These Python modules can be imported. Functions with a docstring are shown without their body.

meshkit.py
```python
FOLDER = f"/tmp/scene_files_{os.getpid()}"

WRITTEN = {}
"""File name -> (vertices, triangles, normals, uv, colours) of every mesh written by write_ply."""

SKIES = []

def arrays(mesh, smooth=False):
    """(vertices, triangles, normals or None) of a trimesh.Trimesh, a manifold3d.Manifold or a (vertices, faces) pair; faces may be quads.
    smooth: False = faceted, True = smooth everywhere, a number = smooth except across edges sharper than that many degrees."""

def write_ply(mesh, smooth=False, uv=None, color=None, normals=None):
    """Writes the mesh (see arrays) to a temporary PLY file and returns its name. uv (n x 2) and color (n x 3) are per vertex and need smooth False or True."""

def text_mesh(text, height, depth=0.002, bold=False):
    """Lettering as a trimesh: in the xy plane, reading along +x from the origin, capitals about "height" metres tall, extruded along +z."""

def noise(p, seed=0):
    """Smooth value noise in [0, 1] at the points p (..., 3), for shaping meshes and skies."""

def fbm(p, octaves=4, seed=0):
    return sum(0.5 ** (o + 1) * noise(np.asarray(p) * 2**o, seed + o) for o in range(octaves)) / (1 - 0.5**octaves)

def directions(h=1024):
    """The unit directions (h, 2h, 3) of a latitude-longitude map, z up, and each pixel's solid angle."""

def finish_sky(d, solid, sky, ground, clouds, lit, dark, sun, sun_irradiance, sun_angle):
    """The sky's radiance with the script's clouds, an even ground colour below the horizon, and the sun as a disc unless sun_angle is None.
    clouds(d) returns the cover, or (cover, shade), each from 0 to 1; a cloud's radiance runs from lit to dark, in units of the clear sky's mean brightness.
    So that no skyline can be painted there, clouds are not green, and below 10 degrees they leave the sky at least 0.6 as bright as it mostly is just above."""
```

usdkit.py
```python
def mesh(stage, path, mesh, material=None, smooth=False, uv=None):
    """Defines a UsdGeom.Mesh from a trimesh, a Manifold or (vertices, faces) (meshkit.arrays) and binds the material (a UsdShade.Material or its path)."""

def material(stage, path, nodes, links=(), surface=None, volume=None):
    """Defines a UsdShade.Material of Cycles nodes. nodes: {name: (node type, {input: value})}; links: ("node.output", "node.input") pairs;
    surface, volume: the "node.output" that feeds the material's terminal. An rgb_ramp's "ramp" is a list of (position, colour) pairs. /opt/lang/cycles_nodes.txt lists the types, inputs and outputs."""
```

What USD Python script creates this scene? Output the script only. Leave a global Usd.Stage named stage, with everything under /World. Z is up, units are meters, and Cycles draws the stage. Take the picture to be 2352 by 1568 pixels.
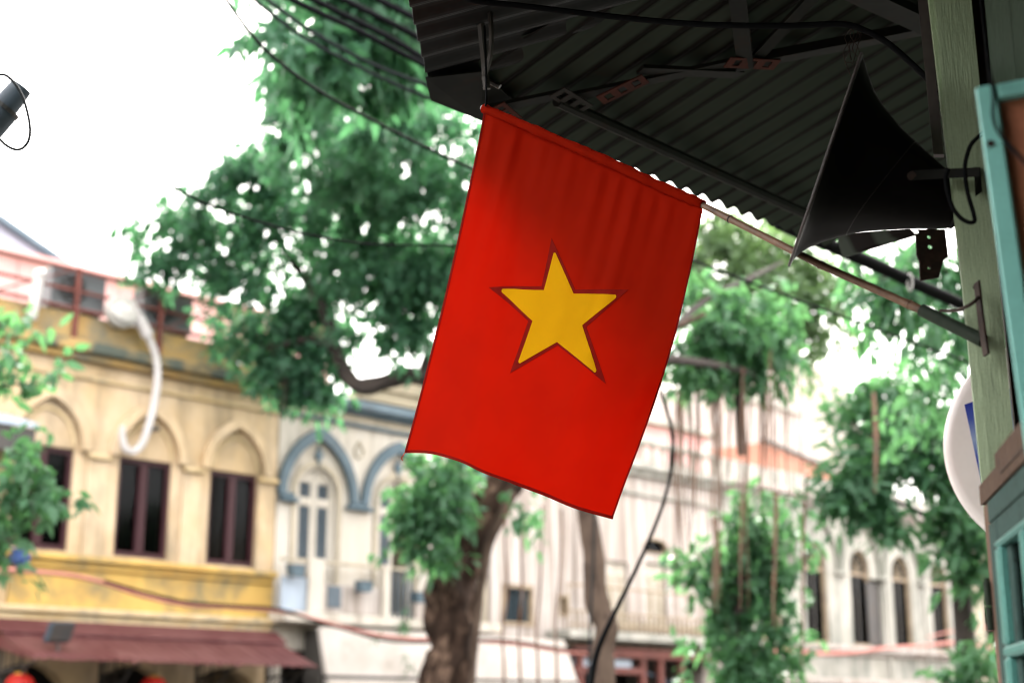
import math
import numpy as np
import trimesh
import shapely.geometry as sg
from shapely import affinity
from pxr import Usd, UsdGeom, UsdLux, UsdShade, Gf, Sdf
import usdkit, meshkit

stage = Usd.Stage.CreateInMemory()
UsdGeom.SetStageUpAxis(stage, UsdGeom.Tokens.z)
UsdGeom.SetStageMetersPerUnit(stage, 1.0)
UsdGeom.Xform.Define(stage, '/World')
LOOK = '/World/Looks/'
UsdGeom.Scope.Define(stage, '/World/Looks')

# ------------------------------------------------------------------ camera, sky, sun, exposure
PITCH = math.degrees(math.atan(854 / 3267.0))
EYE = 1.6
cam = UsdGeom.Camera.Define(stage, '/World/camera')
cam.AddTranslateOp().Set(Gf.Vec3d(0, 0, EYE))
cam.AddRotateXYZOp().Set(Gf.Vec3f(90 + PITCH, 0, 0))
cam.CreateFocalLengthAttr(50.0)
cam.CreateHorizontalApertureAttr(36.0)
cam.CreateVerticalApertureAttr(24.0)
cam.CreateClippingRangeAttr(Gf.Vec2f(0.05, 2000))
cam.CreateFStopAttr(2.3)
cam.CreateFocusDistanceAttr(3.55)
cam.CreateExposureAttr(3.75)

SUN = np.array([0.04, 0.78, 0.62]); SUN /= np.linalg.norm(SUN)
SKY_STRENGTH, CLOUD = 0.05, 10.0
dome = UsdLux.DomeLight.Define(stage, '/World/sky')
usdkit.material(stage, LOOK + 'sky_look', {
    'sky': ('sky_texture', {'sky_type': 'single_scattering', 'sun_disc': False, 'sun_elevation': math.asin(SUN[2]), 'sun_rotation': math.atan2(SUN[0], SUN[1]) % (2 * math.pi), 'aerosol_density': 3.0}),
    'tc': ('texture_coordinate', {}),
    'n': ('noise_texture', {'scale': 2.2, 'detail': 4.0, 'roughness': 0.55}),
    'r': ('rgb_ramp', {'ramp': [(0.3, (CLOUD * .82, CLOUD * .79, CLOUD * .76)), (0.7, (CLOUD, CLOUD * .96, CLOUD * .92))]}),
    'm': ('mix', {'mix_type': 'mix', 'fac': 0.9}),
    'bg': ('background_shader', {'strength': SKY_STRENGTH}),
}, [('tc.generated', 'n.vector'), ('n.fac', 'r.fac'), ('sky.color', 'm.color1'), ('r.color', 'm.color2'), ('m.color', 'bg.color')], surface='bg.background')
UsdShade.MaterialBindingAPI.Apply(dome.GetPrim()).Bind(UsdShade.Material.Get(stage, LOOK + 'sky_look'))
dome.GetPrim().SetCustomDataByKey('kind', 'structure')
dome.GetPrim().SetCustomDataByKey('label', 'white overcast sky above the street')
sun = UsdLux.DistantLight.Define(stage, '/World/sun')
sun.CreateNormalizeAttr(True)
sun.CreateIntensityAttr(0.40)
sun.CreateAngleAttr(10.0)
sun.CreateColorAttr(Gf.Vec3f(1.0, 0.96, 0.9))
zc = SUN
xc = np.cross([0, 0, 1.0], zc); xc /= np.linalg.norm(xc)
yc = np.cross(zc, xc)
sun.AddTransformOp().Set(Gf.Matrix4d(*xc, 0, *yc, 0, *zc, 0, 0, 0, 30, 1))

# ------------------------------------------------------------------ measuring: photograph pixel (2352 wide) -> ray -> place in the street
FPX = 3266.7
TH = math.radians(PITCH)
EYEP = np.array([0, 0, EYE])
def ray(px, py):
    x, u = px - 1176, 784 - py
    return np.array([x, FPX * math.cos(TH) - u * math.sin(TH), FPX * math.sin(TH) + u * math.cos(TH)]) / FPX
def at(px, py, Y):
    r = ray(px, py)
    return EYEP + r * Y / r[1]
def hit(px, py, P, n):
    r = ray(px, py)
    return EYEP + r * np.dot(P - EYEP, n) / np.dot(r, n)
ANG = math.radians(43.7)
D = np.array([math.sin(ANG), math.cos(ANG), 0])       # along the street, away
N = np.array([-math.cos(ANG), math.sin(ANG), 0])      # across the street, away from our shop
P0 = at(430, 1638, 21); P0[2] = 0                     # a point on the far row of houses
W0 = at(2262, 785, 2.7); W0[2] = 0                    # the post, on our own shop front
def fw(s, o, h): return P0 + D * s - N * o + np.array([0, 0, h])
def own(s, n, z): return W0 + D * s + N * n + np.array([0, 0, z])
def fs(px, py, o=0.0):
    q = hit(px, py, P0 - N * o, N)
    return float(np.dot(q - P0, D)), float(q[2])

# ------------------------------------------------------------------ prims
used = {}
def numbered(path):
    k = used.get(path, -1) + 1
    used[path] = k
    return path if k == 0 else f'{path}_{k:03d}'
def tag(prim, label=None, cat=None, group=None, kind=None):
    for k, v in (('label', label), ('category', cat), ('group', group), ('kind', kind)):
        if v: prim.SetCustomDataByKey(k, v)
class T:
    """a thing: an Xform at its base, whose children are its parts"""
    def __init__(self, name, label, cat, base=(0, 0, 0), group=None):
        self.path = numbered('/World/' + name)
        self.base = np.asarray(base, float)
        x = UsdGeom.Xform.Define(stage, self.path)
        x.AddTranslateOp().Set(Gf.Vec3d(*self.base))
        self.prim = x.GetPrim()
        tag(self.prim, label, cat, group)
    def part(self, name, mesh, mat, smooth=False, under=None, label=None, kind=None):
        path = numbered((under or self.path) + '/' + name)
        v, f, n = meshkit.arrays(mesh, smooth)
        m = usdkit.mesh(stage, path, (v, f), M[mat])
        m.GetPointsAttr().Set([Gf.Vec3f(*map(float, p)) for p in (v - self.base)]) if len(v) < 50 else m.GetPointsAttr().Set(__import__('pxr').Vt.Vec3fArray.FromNumpy((v - self.base).astype(np.float32)))
        if n is not None:
            m.CreateNormalsAttr(__import__('pxr').Vt.Vec3fArray.FromNumpy(n.astype(np.float32)))
            m.SetNormalsInterpolation('vertex')
        tag(m.GetPrim(), label, None, None, kind)
        return path
def dup(src, loc, label, group=None, rotz=0.0):
    path = numbered(src.path)
    x = UsdGeom.Xform.Define(stage, path)
    x.GetPrim().GetReferences().AddInternalReference(src.path)
    x.ClearXformOpOrder()
    x.AddTranslateOp(opSuffix='place').Set(Gf.Vec3d(*map(float, loc)))
    if rotz: x.AddRotateZOp(opSuffix='turn').Set(rotz)
    x.GetPrim().SetInstanceable(True)
    tag(x.GetPrim(), label, src.prim.GetCustomDataByKey('category'), group)
def single(name, mesh, mat, label, cat=None, group=None, kind=None, smooth=False):
    m = usdkit.mesh(stage, numbered('/World/' + name), mesh, M[mat], smooth)
    tag(m.GetPrim(), label, cat, group, kind)

# ------------------------------------------------------------------ shapes
def join(ms): return trimesh.util.concatenate(list(ms))
def fixed(m):
    if m.is_watertight and m.volume < 0: m.invert()
    return m
def hull8(pts): return trimesh.convex.convex_hull(np.asarray(pts, float))
def bx(f, a0, a1, b0, b1, c0, c1, bev=0.0):
    """a box in the frame f(a, b, c); bev chamfers its edges"""
    pts = []
    for a, sa in ((a0, 1), (a1, -1)):
        for b, sb in ((b0, 1), (b1, -1)):
            for c, sc in ((c0, 1), (c1, -1)):
                if bev:
                    pts += [f(a + sa * bev, b + sb * bev, c), f(a + sa * bev, b, c + sc * bev), f(a, b + sb * bev, c + sc * bev)]
                else: pts.append(f(a, b, c))
    return hull8(pts)
def ext(f, poly, o0, o1):
    """a polygon in the (a, c) plane of frame f(a, b, c), extruded from b = o0 to o1"""
    out = []
    for g in getattr(poly, 'geoms', [poly]):
        if g.is_empty or g.geom_type != 'Polygon': continue
        m = trimesh.creation.extrude_polygon(g, 1.0, engine='earcut')
        v = m.vertices
        m.vertices = np.array([f(x, o0 + (o1 - o0) * z, y) for x, y, z in v])
        out.append(fixed(m))
    return join(out)
def smoothpath(pts, k=8):
    pts = np.asarray(pts, float)
    if len(pts) < 3:
        t = np.linspace(0, 1, k + 1)[:, None]
        return pts[0] * (1 - t) + pts[1] * t
    p = np.vstack([2 * pts[0] - pts[1], pts, 2 * pts[-1] - pts[-2]])
    out = []
    for i in range(1, len(p) - 2):
        for t in np.arange(k) / k:
            a, b, c, d = p[i - 1:i + 3]
            out.append(.5 * (2 * b + (c - a) * t + (2 * a - 5 * b + 4 * c - d) * t * t + (3 * b - a - 3 * c + d) * t ** 3))
    out.append(pts[-1])
    return np.array(out)
def tube(pts, r, sides=8, cap=True, flute=None, k=0):
    """a tube along pts; r a number or a list; flute(i, theta) scales the radius"""
    pts = np.asarray(pts, float)
    if k:
        rr = np.broadcast_to(r, (len(pts),)).astype(float)
        q = smoothpath(np.hstack([pts, rr[:, None]]), k)
        pts, r = q[:, :3], q[:, 3]
    n = len(pts)
    r = np.broadcast_to(np.asarray(r, float), (n,))
    tan = np.gradient(pts, axis=0)
    tan /= np.linalg.norm(tan, axis=1, keepdims=True) + 1e-12
    ref = np.array([0, 0, 1.0]) if abs(tan[0][2]) < .9 else np.array([1.0, 0, 0])
    u = np.cross(tan[0], ref); u /= np.linalg.norm(u)
    th = np.arange(sides) * 2 * math.pi / sides
    V = []
    for i in range(n):
        u = u - tan[i] * np.dot(u, tan[i]); u /= np.linalg.norm(u)
        w = np.cross(tan[i], u)
        rad = r[i] * (np.ones(sides) if flute is None else flute(i, th))
        V.append(pts[i] + rad[:, None] * (np.cos(th)[:, None] * u + np.sin(th)[:, None] * w))
    V = np.vstack(V)
    F = []
    for i in range(n - 1):
        for j in range(sides):
            a, b = i * sides + j, i * sides + (j + 1) % sides
            F += [[a, b, b + sides], [a, b + sides, a + sides]]
    if cap:
        V = np.vstack([V, pts[0], pts[-1]])
        for j in range(sides):
            F.append([(j + 1) % sides, j, n * sides])
            F.append([(n - 1) * sides + j, (n - 1) * sides + (j + 1) % sides, n * sides + 1])
    return trimesh.Trimesh(V, np.array(F), process=False)
def rod(a, b, r, sides=8): return tube([a, b], r, sides)
def ball(c, r, sub=2):
    m = trimesh.creation.icosphere(subdivisions=sub)
    m.vertices = m.vertices * np.asarray(r) + np.asarray(c)
    return m
def thick(grid, t):
    """a closed thin sheet from a grid (rows, cols, 3) of points"""
    a, b, _ = grid.shape
    du, dv = np.gradient(grid, axis=0), np.gradient(grid, axis=1)
    nn = np.cross(du, dv); nn /= np.linalg.norm(nn, axis=2, keepdims=True) + 1e-12
    top, bot = (grid + nn * t / 2).reshape(-1, 3), (grid - nn * t / 2).reshape(-1, 3)
    i, j = np.meshgrid(np.arange(a - 1), np.arange(b - 1), indexing='ij')
    q = (i * b + j).ravel()
    F1 = np.vstack([np.c_[q, q + b, q + b + 1], np.c_[q, q + b + 1, q + 1]])
    k = a * b
    rim = list(range(b)) + [r * b + b - 1 for r in range(1, a)] + [(a - 1) * b + c for c in range(b - 2, -1, -1)] + [r * b for r in range(a - 2, 0, -1)]
    R = []
    for x, y in zip(rim, rim[1:] + rim[:1]): R += [[x, y, y + k], [x, y + k, x + k]]
    return trimesh.Trimesh(np.vstack([top, bot]), np.vstack([F1, F1[:, ::-1] + k, np.array(R)]), process=False)
def ogive(cx, half, spring, apex, n=12):
    H = apex - spring
    c = (H * H - half * half) / (2 * half)
    R = half + c
    a = np.linspace(0, math.atan2(H, c), n)
    left = [(cx + c - R * math.cos(t), spring + R * math.sin(t)) for t in a]
    return left + [(2 * cx - x, y) for x, y in left[-2::-1]]
def roundtop(cx, half, h0, spring, n=10, rise=None):
    rise = rise or half
    a = np.linspace(math.pi, 0, n)
    return [(cx - half, h0)] + [(cx + half * math.cos(t), spring + rise * math.sin(t)) for t in a] + [(cx + half, h0)]
def rect(s0, s1, h0, h1): return sg.box(s0, h0, s1, h1)

# ------------------------------------------------------------------ materials
M = {}
def mat(name, base, rough=.7, base2=None, scale=4.0, mp=(1, 1, 1), lo=.4, hi=.65, grime=None, gscale=2.0, gmp=(1, 1, 1), glo=.55, ghi=.75, bump=0.0, bscale=30.0, metal=0.0, spec=.5, fine=.10, fscale=60.0, trans=0.0, transcol=None, island=None):
    nodes = {'g': ('geometry', {}), 'p': ('principled_bsdf', {'roughness': rough, 'metallic': metal, 'specular_ior_level': spec})}
    links = []
    nodes['m1'] = ('mapping', {'scale': mp}); links.append(('g.position', 'm1.vector'))
    nodes['n1'] = ('noise_texture', {'scale': scale, 'detail': 5.0, 'roughness': .6}); links.append(('m1.vector', 'n1.vector'))
    nodes['r1'] = ('rgb_ramp', {'ramp': [(lo, base), (hi, base2 or tuple(c * .85 for c in base))]}); links.append(('n1.fac', 'r1.fac'))
    col = 'r1.color'
    if island:
        nodes['ri'] = ('rgb_ramp', {'ramp': island}); links.append(('g.random_per_island', 'ri.fac'))
        nodes['xi'] = ('mix', {'mix_type': 'mix', 'fac': .75}); links += [(col, 'xi.color1'), ('ri.color', 'xi.color2')]; col = 'xi.color'
    if grime:
        nodes['m2'] = ('mapping', {'scale': gmp, 'location': (3.7, 1.3, 5.1)}); links.append(('g.position', 'm2.vector'))
        nodes['n2'] = ('noise_texture', {'scale': gscale, 'detail': 6.0, 'roughness': .65}); links.append(('m2.vector', 'n2.vector'))
        nodes['r2'] = ('rgb_ramp', {'ramp': [(glo, (0, 0, 0)), (ghi, (1, 1, 1))]}); links.append(('n2.fac', 'r2.fac'))
        nodes['x2'] = ('mix', {'mix_type': 'mix', 'color2': grime}); links += [('r2.color', 'x2.fac'), (col, 'x2.color1')]; col = 'x2.color'
    if fine:
        nodes['n3'] = ('noise_texture', {'scale': fscale, 'detail': 3.0}); links.append(('g.position', 'n3.vector'))
        nodes['r3'] = ('rgb_ramp', {'ramp': [(.3, (1 - fine,) * 3), (.7, (1 + fine * .5,) * 3)]}); links.append(('n3.fac', 'r3.fac'))
        nodes['x3'] = ('mix', {'mix_type': 'multiply', 'fac': 1.0}); links += [(col, 'x3.color1'), ('r3.color', 'x3.color2')]; col = 'x3.color'
    links.append((col, 'p.base_color'))
    if bump:
        nodes['n4'] = ('noise_texture', {'scale': bscale, 'detail': 4.0}); links.append(('m1.vector', 'n4.vector'))
        nodes['b'] = ('bump', {'strength': bump, 'distance': .02}); links += [('n4.fac', 'b.height'), ('b.normal', 'p.normal')]
    surf = 'p.BSDF'
    if trans:
        nodes['t'] = ('translucent_bsdf', {}); nodes['mx'] = ('mix_closure', {'fac': trans})
        if transcol:
            nodes['xt'] = ('mix', {'mix_type': 'multiply', 'fac': 1.0, 'color2': transcol}); links += [(col, 'xt.color1'), ('xt.color', 't.color')]
        else: links.append((col, 't.color'))
        links += [('p.BSDF', 'mx.closure1'), ('t.BSDF', 'mx.closure2')]
        surf = 'mx.closure'
    M[name] = usdkit.material(stage, LOOK + name, nodes, links, surface=surf)

STREAK = (2.2, 2.2, .35)
mat('yellow_plaster', (.51, .395, .27), .85, (.445, .32, .18), 1.0, lo=.38, hi=.62, grime=(.16, .13, .085), gscale=1.6, gmp=(1.6, 1.6, .4), glo=.47, ghi=.78, bump=.15, bscale=8)
mat('ochre_plaster', (0.361, 0.241, 0.086), .85, (0.31, 0.194, 0.0688), 1.6, grime=(.10, .11, .09), gscale=1.5, glo=.46, ghi=.72, bump=.15, bscale=8)
mat('bright_yellow', (.50, .325, .085), .8, (.44, .27, .07), 1.8, grime=(.13, .12, .075), gscale=1.6, glo=.46, ghi=.70, bump=.15, bscale=8)
mat('cream_moulding', (0.492, 0.388, 0.237), .85, (0.416, 0.303, 0.152), 2.5, grime=(.17, .17, .13), gscale=2.6, glo=.52, ghi=.75)
mat('blocker_dark', (.075, .07, .062), .9, (.06, .055, .05), 2)  # kept dark so the added sky blocker bounces little light
mat('mossy_ledge', (.36, .24, .09), .9, (.30, .20, .08), 1.6, grime=(.055, .068, .055), gscale=1.9, gmp=(1, 1, 1), glo=.40, ghi=.58)
mat('arch_shadow_grey', (.20, .20, .17), .9, (.15, .155, .13), 2.0, grime=(.09, .1, .08), gscale=2.0)  # grimy grey of the arch mouldings, their shadow lines painted in
mat('rim_metal', (.035, .028, .027), .5, spec=.3)
mat('white_plaster', (0.483, 0.451, 0.407), .85, (0.423, 0.379, 0.319), 1.2, mp=STREAK, grime=(.20, .175, .14), gscale=1.6, gmp=STREAK, glo=.50, ghi=.76, bump=.12, bscale=8)
mat('cream_plaster', (0.38, 0.333, 0.259), .85, (0.322, 0.276, 0.207), 1.4, grime=(.16, .15, .12), gscale=1.5, gmp=STREAK, glo=.5, ghi=.78)
mat('pale_plaster', (0.426, 0.391, 0.371), .85, (0.356, 0.307, 0.277), 1.3, mp=STREAK, grime=(.17, .13, .105), gscale=2.2, gmp=(3.4, 3.4, .14), glo=.42, ghi=.66, bump=.12, bscale=8)
mat('grey_plaster', (0.342, 0.328, 0.295), .85, (0.276, 0.266, 0.233), 1.5, grime=(.115, .125, .11), gscale=1.3, gmp=(2, 2, .5), glo=.44, ghi=.7, bump=.12, bscale=8)
mat('pink_paint', (0.516, 0.27, 0.264), .8, (0.552, 0.336, 0.324), .8, grime=(.33, .24, .22), gscale=1.3)
mat('blue_trim', (.05, .085, .11), .75, (.085, .125, .155), 1.6, grime=(.06, .075, .085), gscale=2.0)
mat('blue_louver', (.06, .085, .11), .6, (.08, .105, .13), 5)
mat('roof_grey', (.32, .38, .46), .6, (.26, .31, .38), 2)
mat('roof_red', (.36, .155, .105), .8, (.30, .125, .085), 2, grime=(.2, .13, .1), gscale=1.5)
mat('maroon_wood', (.036, .010, .014), .5, (.028, .008, .011), 8, mp=(4, 4, .6), spec=.25)
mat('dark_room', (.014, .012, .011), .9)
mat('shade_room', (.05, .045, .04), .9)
mat('awning_red', (.085, .024, .026), .6, (.12, .046, .046), 1.8, grime=(.21, .11, .10), gscale=4, glo=.60, ghi=.8, bump=.1, bscale=6, spec=.25)
mat('iron_dark', (.022, .021, .022), .5, (.035, .028, .024), 6)
mat('iron_red', (.13, .04, .032), .65, (.10, .033, .027), 4, grime=(.06, .03, .02), spec=.25)
mat('iron_brown', (.26, .20, .13), .7, (.18, .13, .09), 4)
mat('ac_grey', (.11, .12, .13), .5, (.09, .1, .11), 6)
mat('ac_white', (.40, .39, .37), .5, (.30, .29, .27), 6)
mat('pipe_white', (.44, .42, .42), .5, (.36, .345, .34), 3, grime=(.24, .22, .2), gscale=5)
mat('lantern_red', (.62, .02, .012), .55, (.5, .015, .01), 6, trans=.35)
mat('gold_trim', (.55, .33, .06), .4, (.5, .28, .05), 8)
mat('bark', (.015, .009, .0065), .95, (.040, .024, .017), 4.5, mp=(1, 1, .5), grime=(.13, .085, .062), gscale=5.0, gmp=(1, 1, .6), glo=.50, ghi=.64, bump=1.0, bscale=10, spec=.15)
mat('bark_pale', (.085, .06, .046), .9, (.038, .025, .019), 6.0, mp=(1, 1, .4), grime=(.016, .011, .009), gscale=5.0, glo=.56, ghi=.74, bump=.6, bscale=18, spec=.15)
mat('bark_dark', (.018, .013, .011), .95, (.03, .022, .018), 5, bump=.6, bscale=14)
mat('root', (.13, .07, .045), .9, (.085, .055, .04), 5)
GREEN = [(0.0, (.055, .155, .095)), (.4, (.10, .26, .15)), (.7, (.155, .33, .19)), (.9, (.24, .39, .17)), (1.0, (.38, .36, .11))]
GREEN2 = [(0.0, (.065, .17, .095)), (.4, (.12, .28, .155)), (.7, (.19, .35, .18)), (.9, (.31, .43, .14)), (1.0, (.42, .38, .11))]
GREEN3 = [(0.0, (.10, .17, .085)), (.4, (.17, .27, .125)), (.8, (.24, .34, .15)), (1.0, (.32, .27, .13))]
mat('leaf_deep', (.085, .24, .13), .5, (.022, .09, .05), .9, fine=0, trans=.58, transcol=(1.15, 1.2, .8), island=GREEN)
mat('leaf_fresh', (.11, .26, .12), .5, (.03, .12, .06), .9, fine=0, trans=.58, transcol=(1.2, 1.2, .75), island=GREEN2)
mat('leaf_dull', (.15, .24, .11), .5, (.12, .2, .10), .9, fine=0, trans=.5, transcol=(1.2, 1.25, .8), island=GREEN3)
mat('flag_red', (.405, .0140, .0011), .85, (.375, .0125, .001), 6, fine=.07, fscale=900, trans=.60, transcol=(1.1, 1.05, .7), spec=.04)
mat('hem_overlap_shade', (.22, .006, .003), .8, (.18, .005, .003), 30, fine=.15, fscale=500, trans=.25, spec=.04)  # hem red, with the shade of doubled cloth put into the colour
mat('flag_yellow', (.92, .56, .003), .8, (.88, .52, .003), 6, fine=.06, fscale=900, trans=.60, spec=.05)
mat('bamboo', (.135, .072, .042), .55, (.19, .105, .06), 30, mp=(1, 1, 1), grime=(.06, .03, .018), gscale=14, glo=.55, ghi=.75, fine=.15, fscale=140)
mat('socket_green', (.020, .030, .021), .6, (.028, .038, .028), 20, grime=(.07, .06, .05), gscale=24, glo=.66, ghi=.76, spec=.12)
mat('rusty_iron', (.022, .014, .012), .7, (.04, .024, .018), 40, spec=.25)
mat('green_paint', (0.333, 0.429, 0.271), .6, (0.298, 0.385, 0.245), 14, mp=(8, 8, .6), grime=(.15, .19, .13), gscale=20, gmp=(7, 7, .4), glo=.58, ghi=.8, bump=.25, bscale=40, fine=.12, fscale=300)
mat('green_board', (.035, .06, .038), .65, (.028, .048, .03), 10, mp=(5, 5, .5), bump=.2, bscale=30, spec=.25)
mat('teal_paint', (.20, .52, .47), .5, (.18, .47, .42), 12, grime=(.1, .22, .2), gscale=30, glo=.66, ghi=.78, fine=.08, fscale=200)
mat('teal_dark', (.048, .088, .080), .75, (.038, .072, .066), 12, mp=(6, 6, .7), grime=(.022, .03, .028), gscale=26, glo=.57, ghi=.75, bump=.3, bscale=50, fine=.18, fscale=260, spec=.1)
mat('teal_mould', (.085, .255, .225), .5, (.07, .215, .19), 14, grime=(.04, .1, .09), gscale=30, glo=.6, ghi=.75, fine=.12, fscale=200, spec=.3)
mat('brown_panel', (0.54, 0.203, 0.09), .55, (0.42, 0.15, 0.075), 6, mp=(1, 1, .6), grime=(.30, .24, .18), gscale=9, glo=.62, ghi=.8, fine=.12, fscale=120)
mat('raw_wood', (.085, .052, .037), .85, (.12, .077, .054), 9, mp=(3, 3, 1), grime=(.03, .019, .015), gscale=22, glo=.56, ghi=.72, bump=.5, bscale=40, fine=.25, fscale=220, spec=.2)
mat('wood_edge', (.17, .10, .072), .8, (.13, .08, .055), 16, mp=(3, 3, .5), grime=(.06, .038, .028), gscale=30, glo=.58, ghi=.74, bump=.3, bscale=50, fine=.2, fscale=260, spec=.2)
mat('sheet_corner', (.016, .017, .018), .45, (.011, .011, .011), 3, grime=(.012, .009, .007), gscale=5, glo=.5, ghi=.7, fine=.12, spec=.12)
mat('steel_painted', (.015, .016, .014), .6, (.010, .011, .010), 7, grime=(.022, .014, .010), gscale=14, spec=.06)
mat('slotted_orange', (.06, .015, .009), .7, (.036, .011, .007), 24, spec=.1)
mat('slotted_grey', (.026, .024, .022), .7, (.018, .017, .015), 24, spec=.1)
mat('horn_black', (.006, .005, .0055), .65, (.004, .0035, .004), 12, grime=(.009, .0075, .008), gscale=20, fine=.2, fscale=200, spec=.05)
mat('cable_black', (.006, .0065, .0075), .85, spec=.04)
mat('cable_slate', (.014, .017, .019), .85, spec=.06)
mat('cable_red', (.42, .16, .13), .6, (.34, .12, .10), 3)
mat('sign_white', (.78, .74, .73), .22, (.76, .72, .71), 2, fine=.02)
mat('sign_rim', (.72, .72, .70), .25)
mat('lamp_grey', (.045, .06, .08), .55, (.035, .048, .062), 6, spec=.2)
mat('planter_blue', (.02, .05, .16), .4)
mat('asphalt', (.055, .054, .053), .9, (.07, .068, .065), 3, bump=.2)
mat('paving', (.075, .07, .064), .85, (.06, .056, .052), 2, bump=.1)
mat('earth', (.16, .15, .13), .95)
mat('line_white', (.7, .7, .68), .7)
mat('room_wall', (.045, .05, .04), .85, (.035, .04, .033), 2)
mat('mauve_board', (.11, .085, .09), .7, (.09, .07, .075), 8)
mat('tarp_white', (0.505, 0.465, 0.435), .7, (0.455, 0.409, 0.373), 2, grime=(.33, .29, .25), gscale=2.4, glo=.56, ghi=.8)
mat('stone_tan', (.25, .215, .15), .85, (.19, .165, .11), 2.2, grime=(.11, .115, .07), gscale=3)
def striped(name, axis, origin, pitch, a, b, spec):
    # dark brown along every second flank of the corrugation, patchy with noise
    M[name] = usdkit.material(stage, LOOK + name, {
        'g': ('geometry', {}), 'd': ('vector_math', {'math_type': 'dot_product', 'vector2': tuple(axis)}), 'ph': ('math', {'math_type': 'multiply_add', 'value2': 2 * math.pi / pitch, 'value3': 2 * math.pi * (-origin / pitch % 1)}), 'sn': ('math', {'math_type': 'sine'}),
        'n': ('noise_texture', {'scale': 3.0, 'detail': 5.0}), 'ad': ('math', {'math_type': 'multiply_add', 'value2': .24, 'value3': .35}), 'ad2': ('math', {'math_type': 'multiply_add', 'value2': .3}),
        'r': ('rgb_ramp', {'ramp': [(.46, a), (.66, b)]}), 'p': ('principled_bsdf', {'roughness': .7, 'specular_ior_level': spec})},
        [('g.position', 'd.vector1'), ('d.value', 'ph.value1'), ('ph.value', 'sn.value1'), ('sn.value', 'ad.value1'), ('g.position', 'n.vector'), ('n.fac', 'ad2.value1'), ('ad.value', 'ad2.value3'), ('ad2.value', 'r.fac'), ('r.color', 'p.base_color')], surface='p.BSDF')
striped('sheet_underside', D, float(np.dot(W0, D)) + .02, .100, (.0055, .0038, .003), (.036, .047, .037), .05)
# glass: mostly see-through with a sky reflection
M['glass'] = usdkit.material(stage, LOOK + 'glass', {'t': ('transparent_bsdf', {'color': (.42, .43, .43)}), 'g': ('glossy_bsdf', {'color': (.14, .145, .15), 'roughness': .12}), 'f': ('fresnel', {'IOR': 1.45}), 'm': ('mix_closure', {})},
    [('f.fac', 'm.fac'), ('t.BSDF', 'm.closure1'), ('g.BSDF', 'm.closure2')], surface='m.closure')
# printed blue of the sign: a flat print that runs from deep blue to a pale glow (a colour print, along the band's height)
_sc = at(2240, 1010, 4.2)
M['print_blue'] = usdkit.material(stage, LOOK + 'print_blue', {'g': ('geometry', {}), 's': ('separate_xyz', {}), 'mr': ('map_range', {'from_min': float(_sc[2] - .125), 'from_max': float(_sc[2] + .125)}),
    'r': ('rgb_ramp', {'ramp': [(0, (.012, .03, .34)), (.3, (.02, .05, .40)), (.55, (.28, .38, .62)), (.8, (.05, .09, .42)), (1, (.015, .03, .32))]}), 'p': ('principled_bsdf', {'roughness': .25})},
    [('g.position', 's.vector'), ('s.z', 'mr.value'), ('mr.result', 'r.fac'), ('r.color', 'p.base_color')], surface='p.BSDF')

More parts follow.
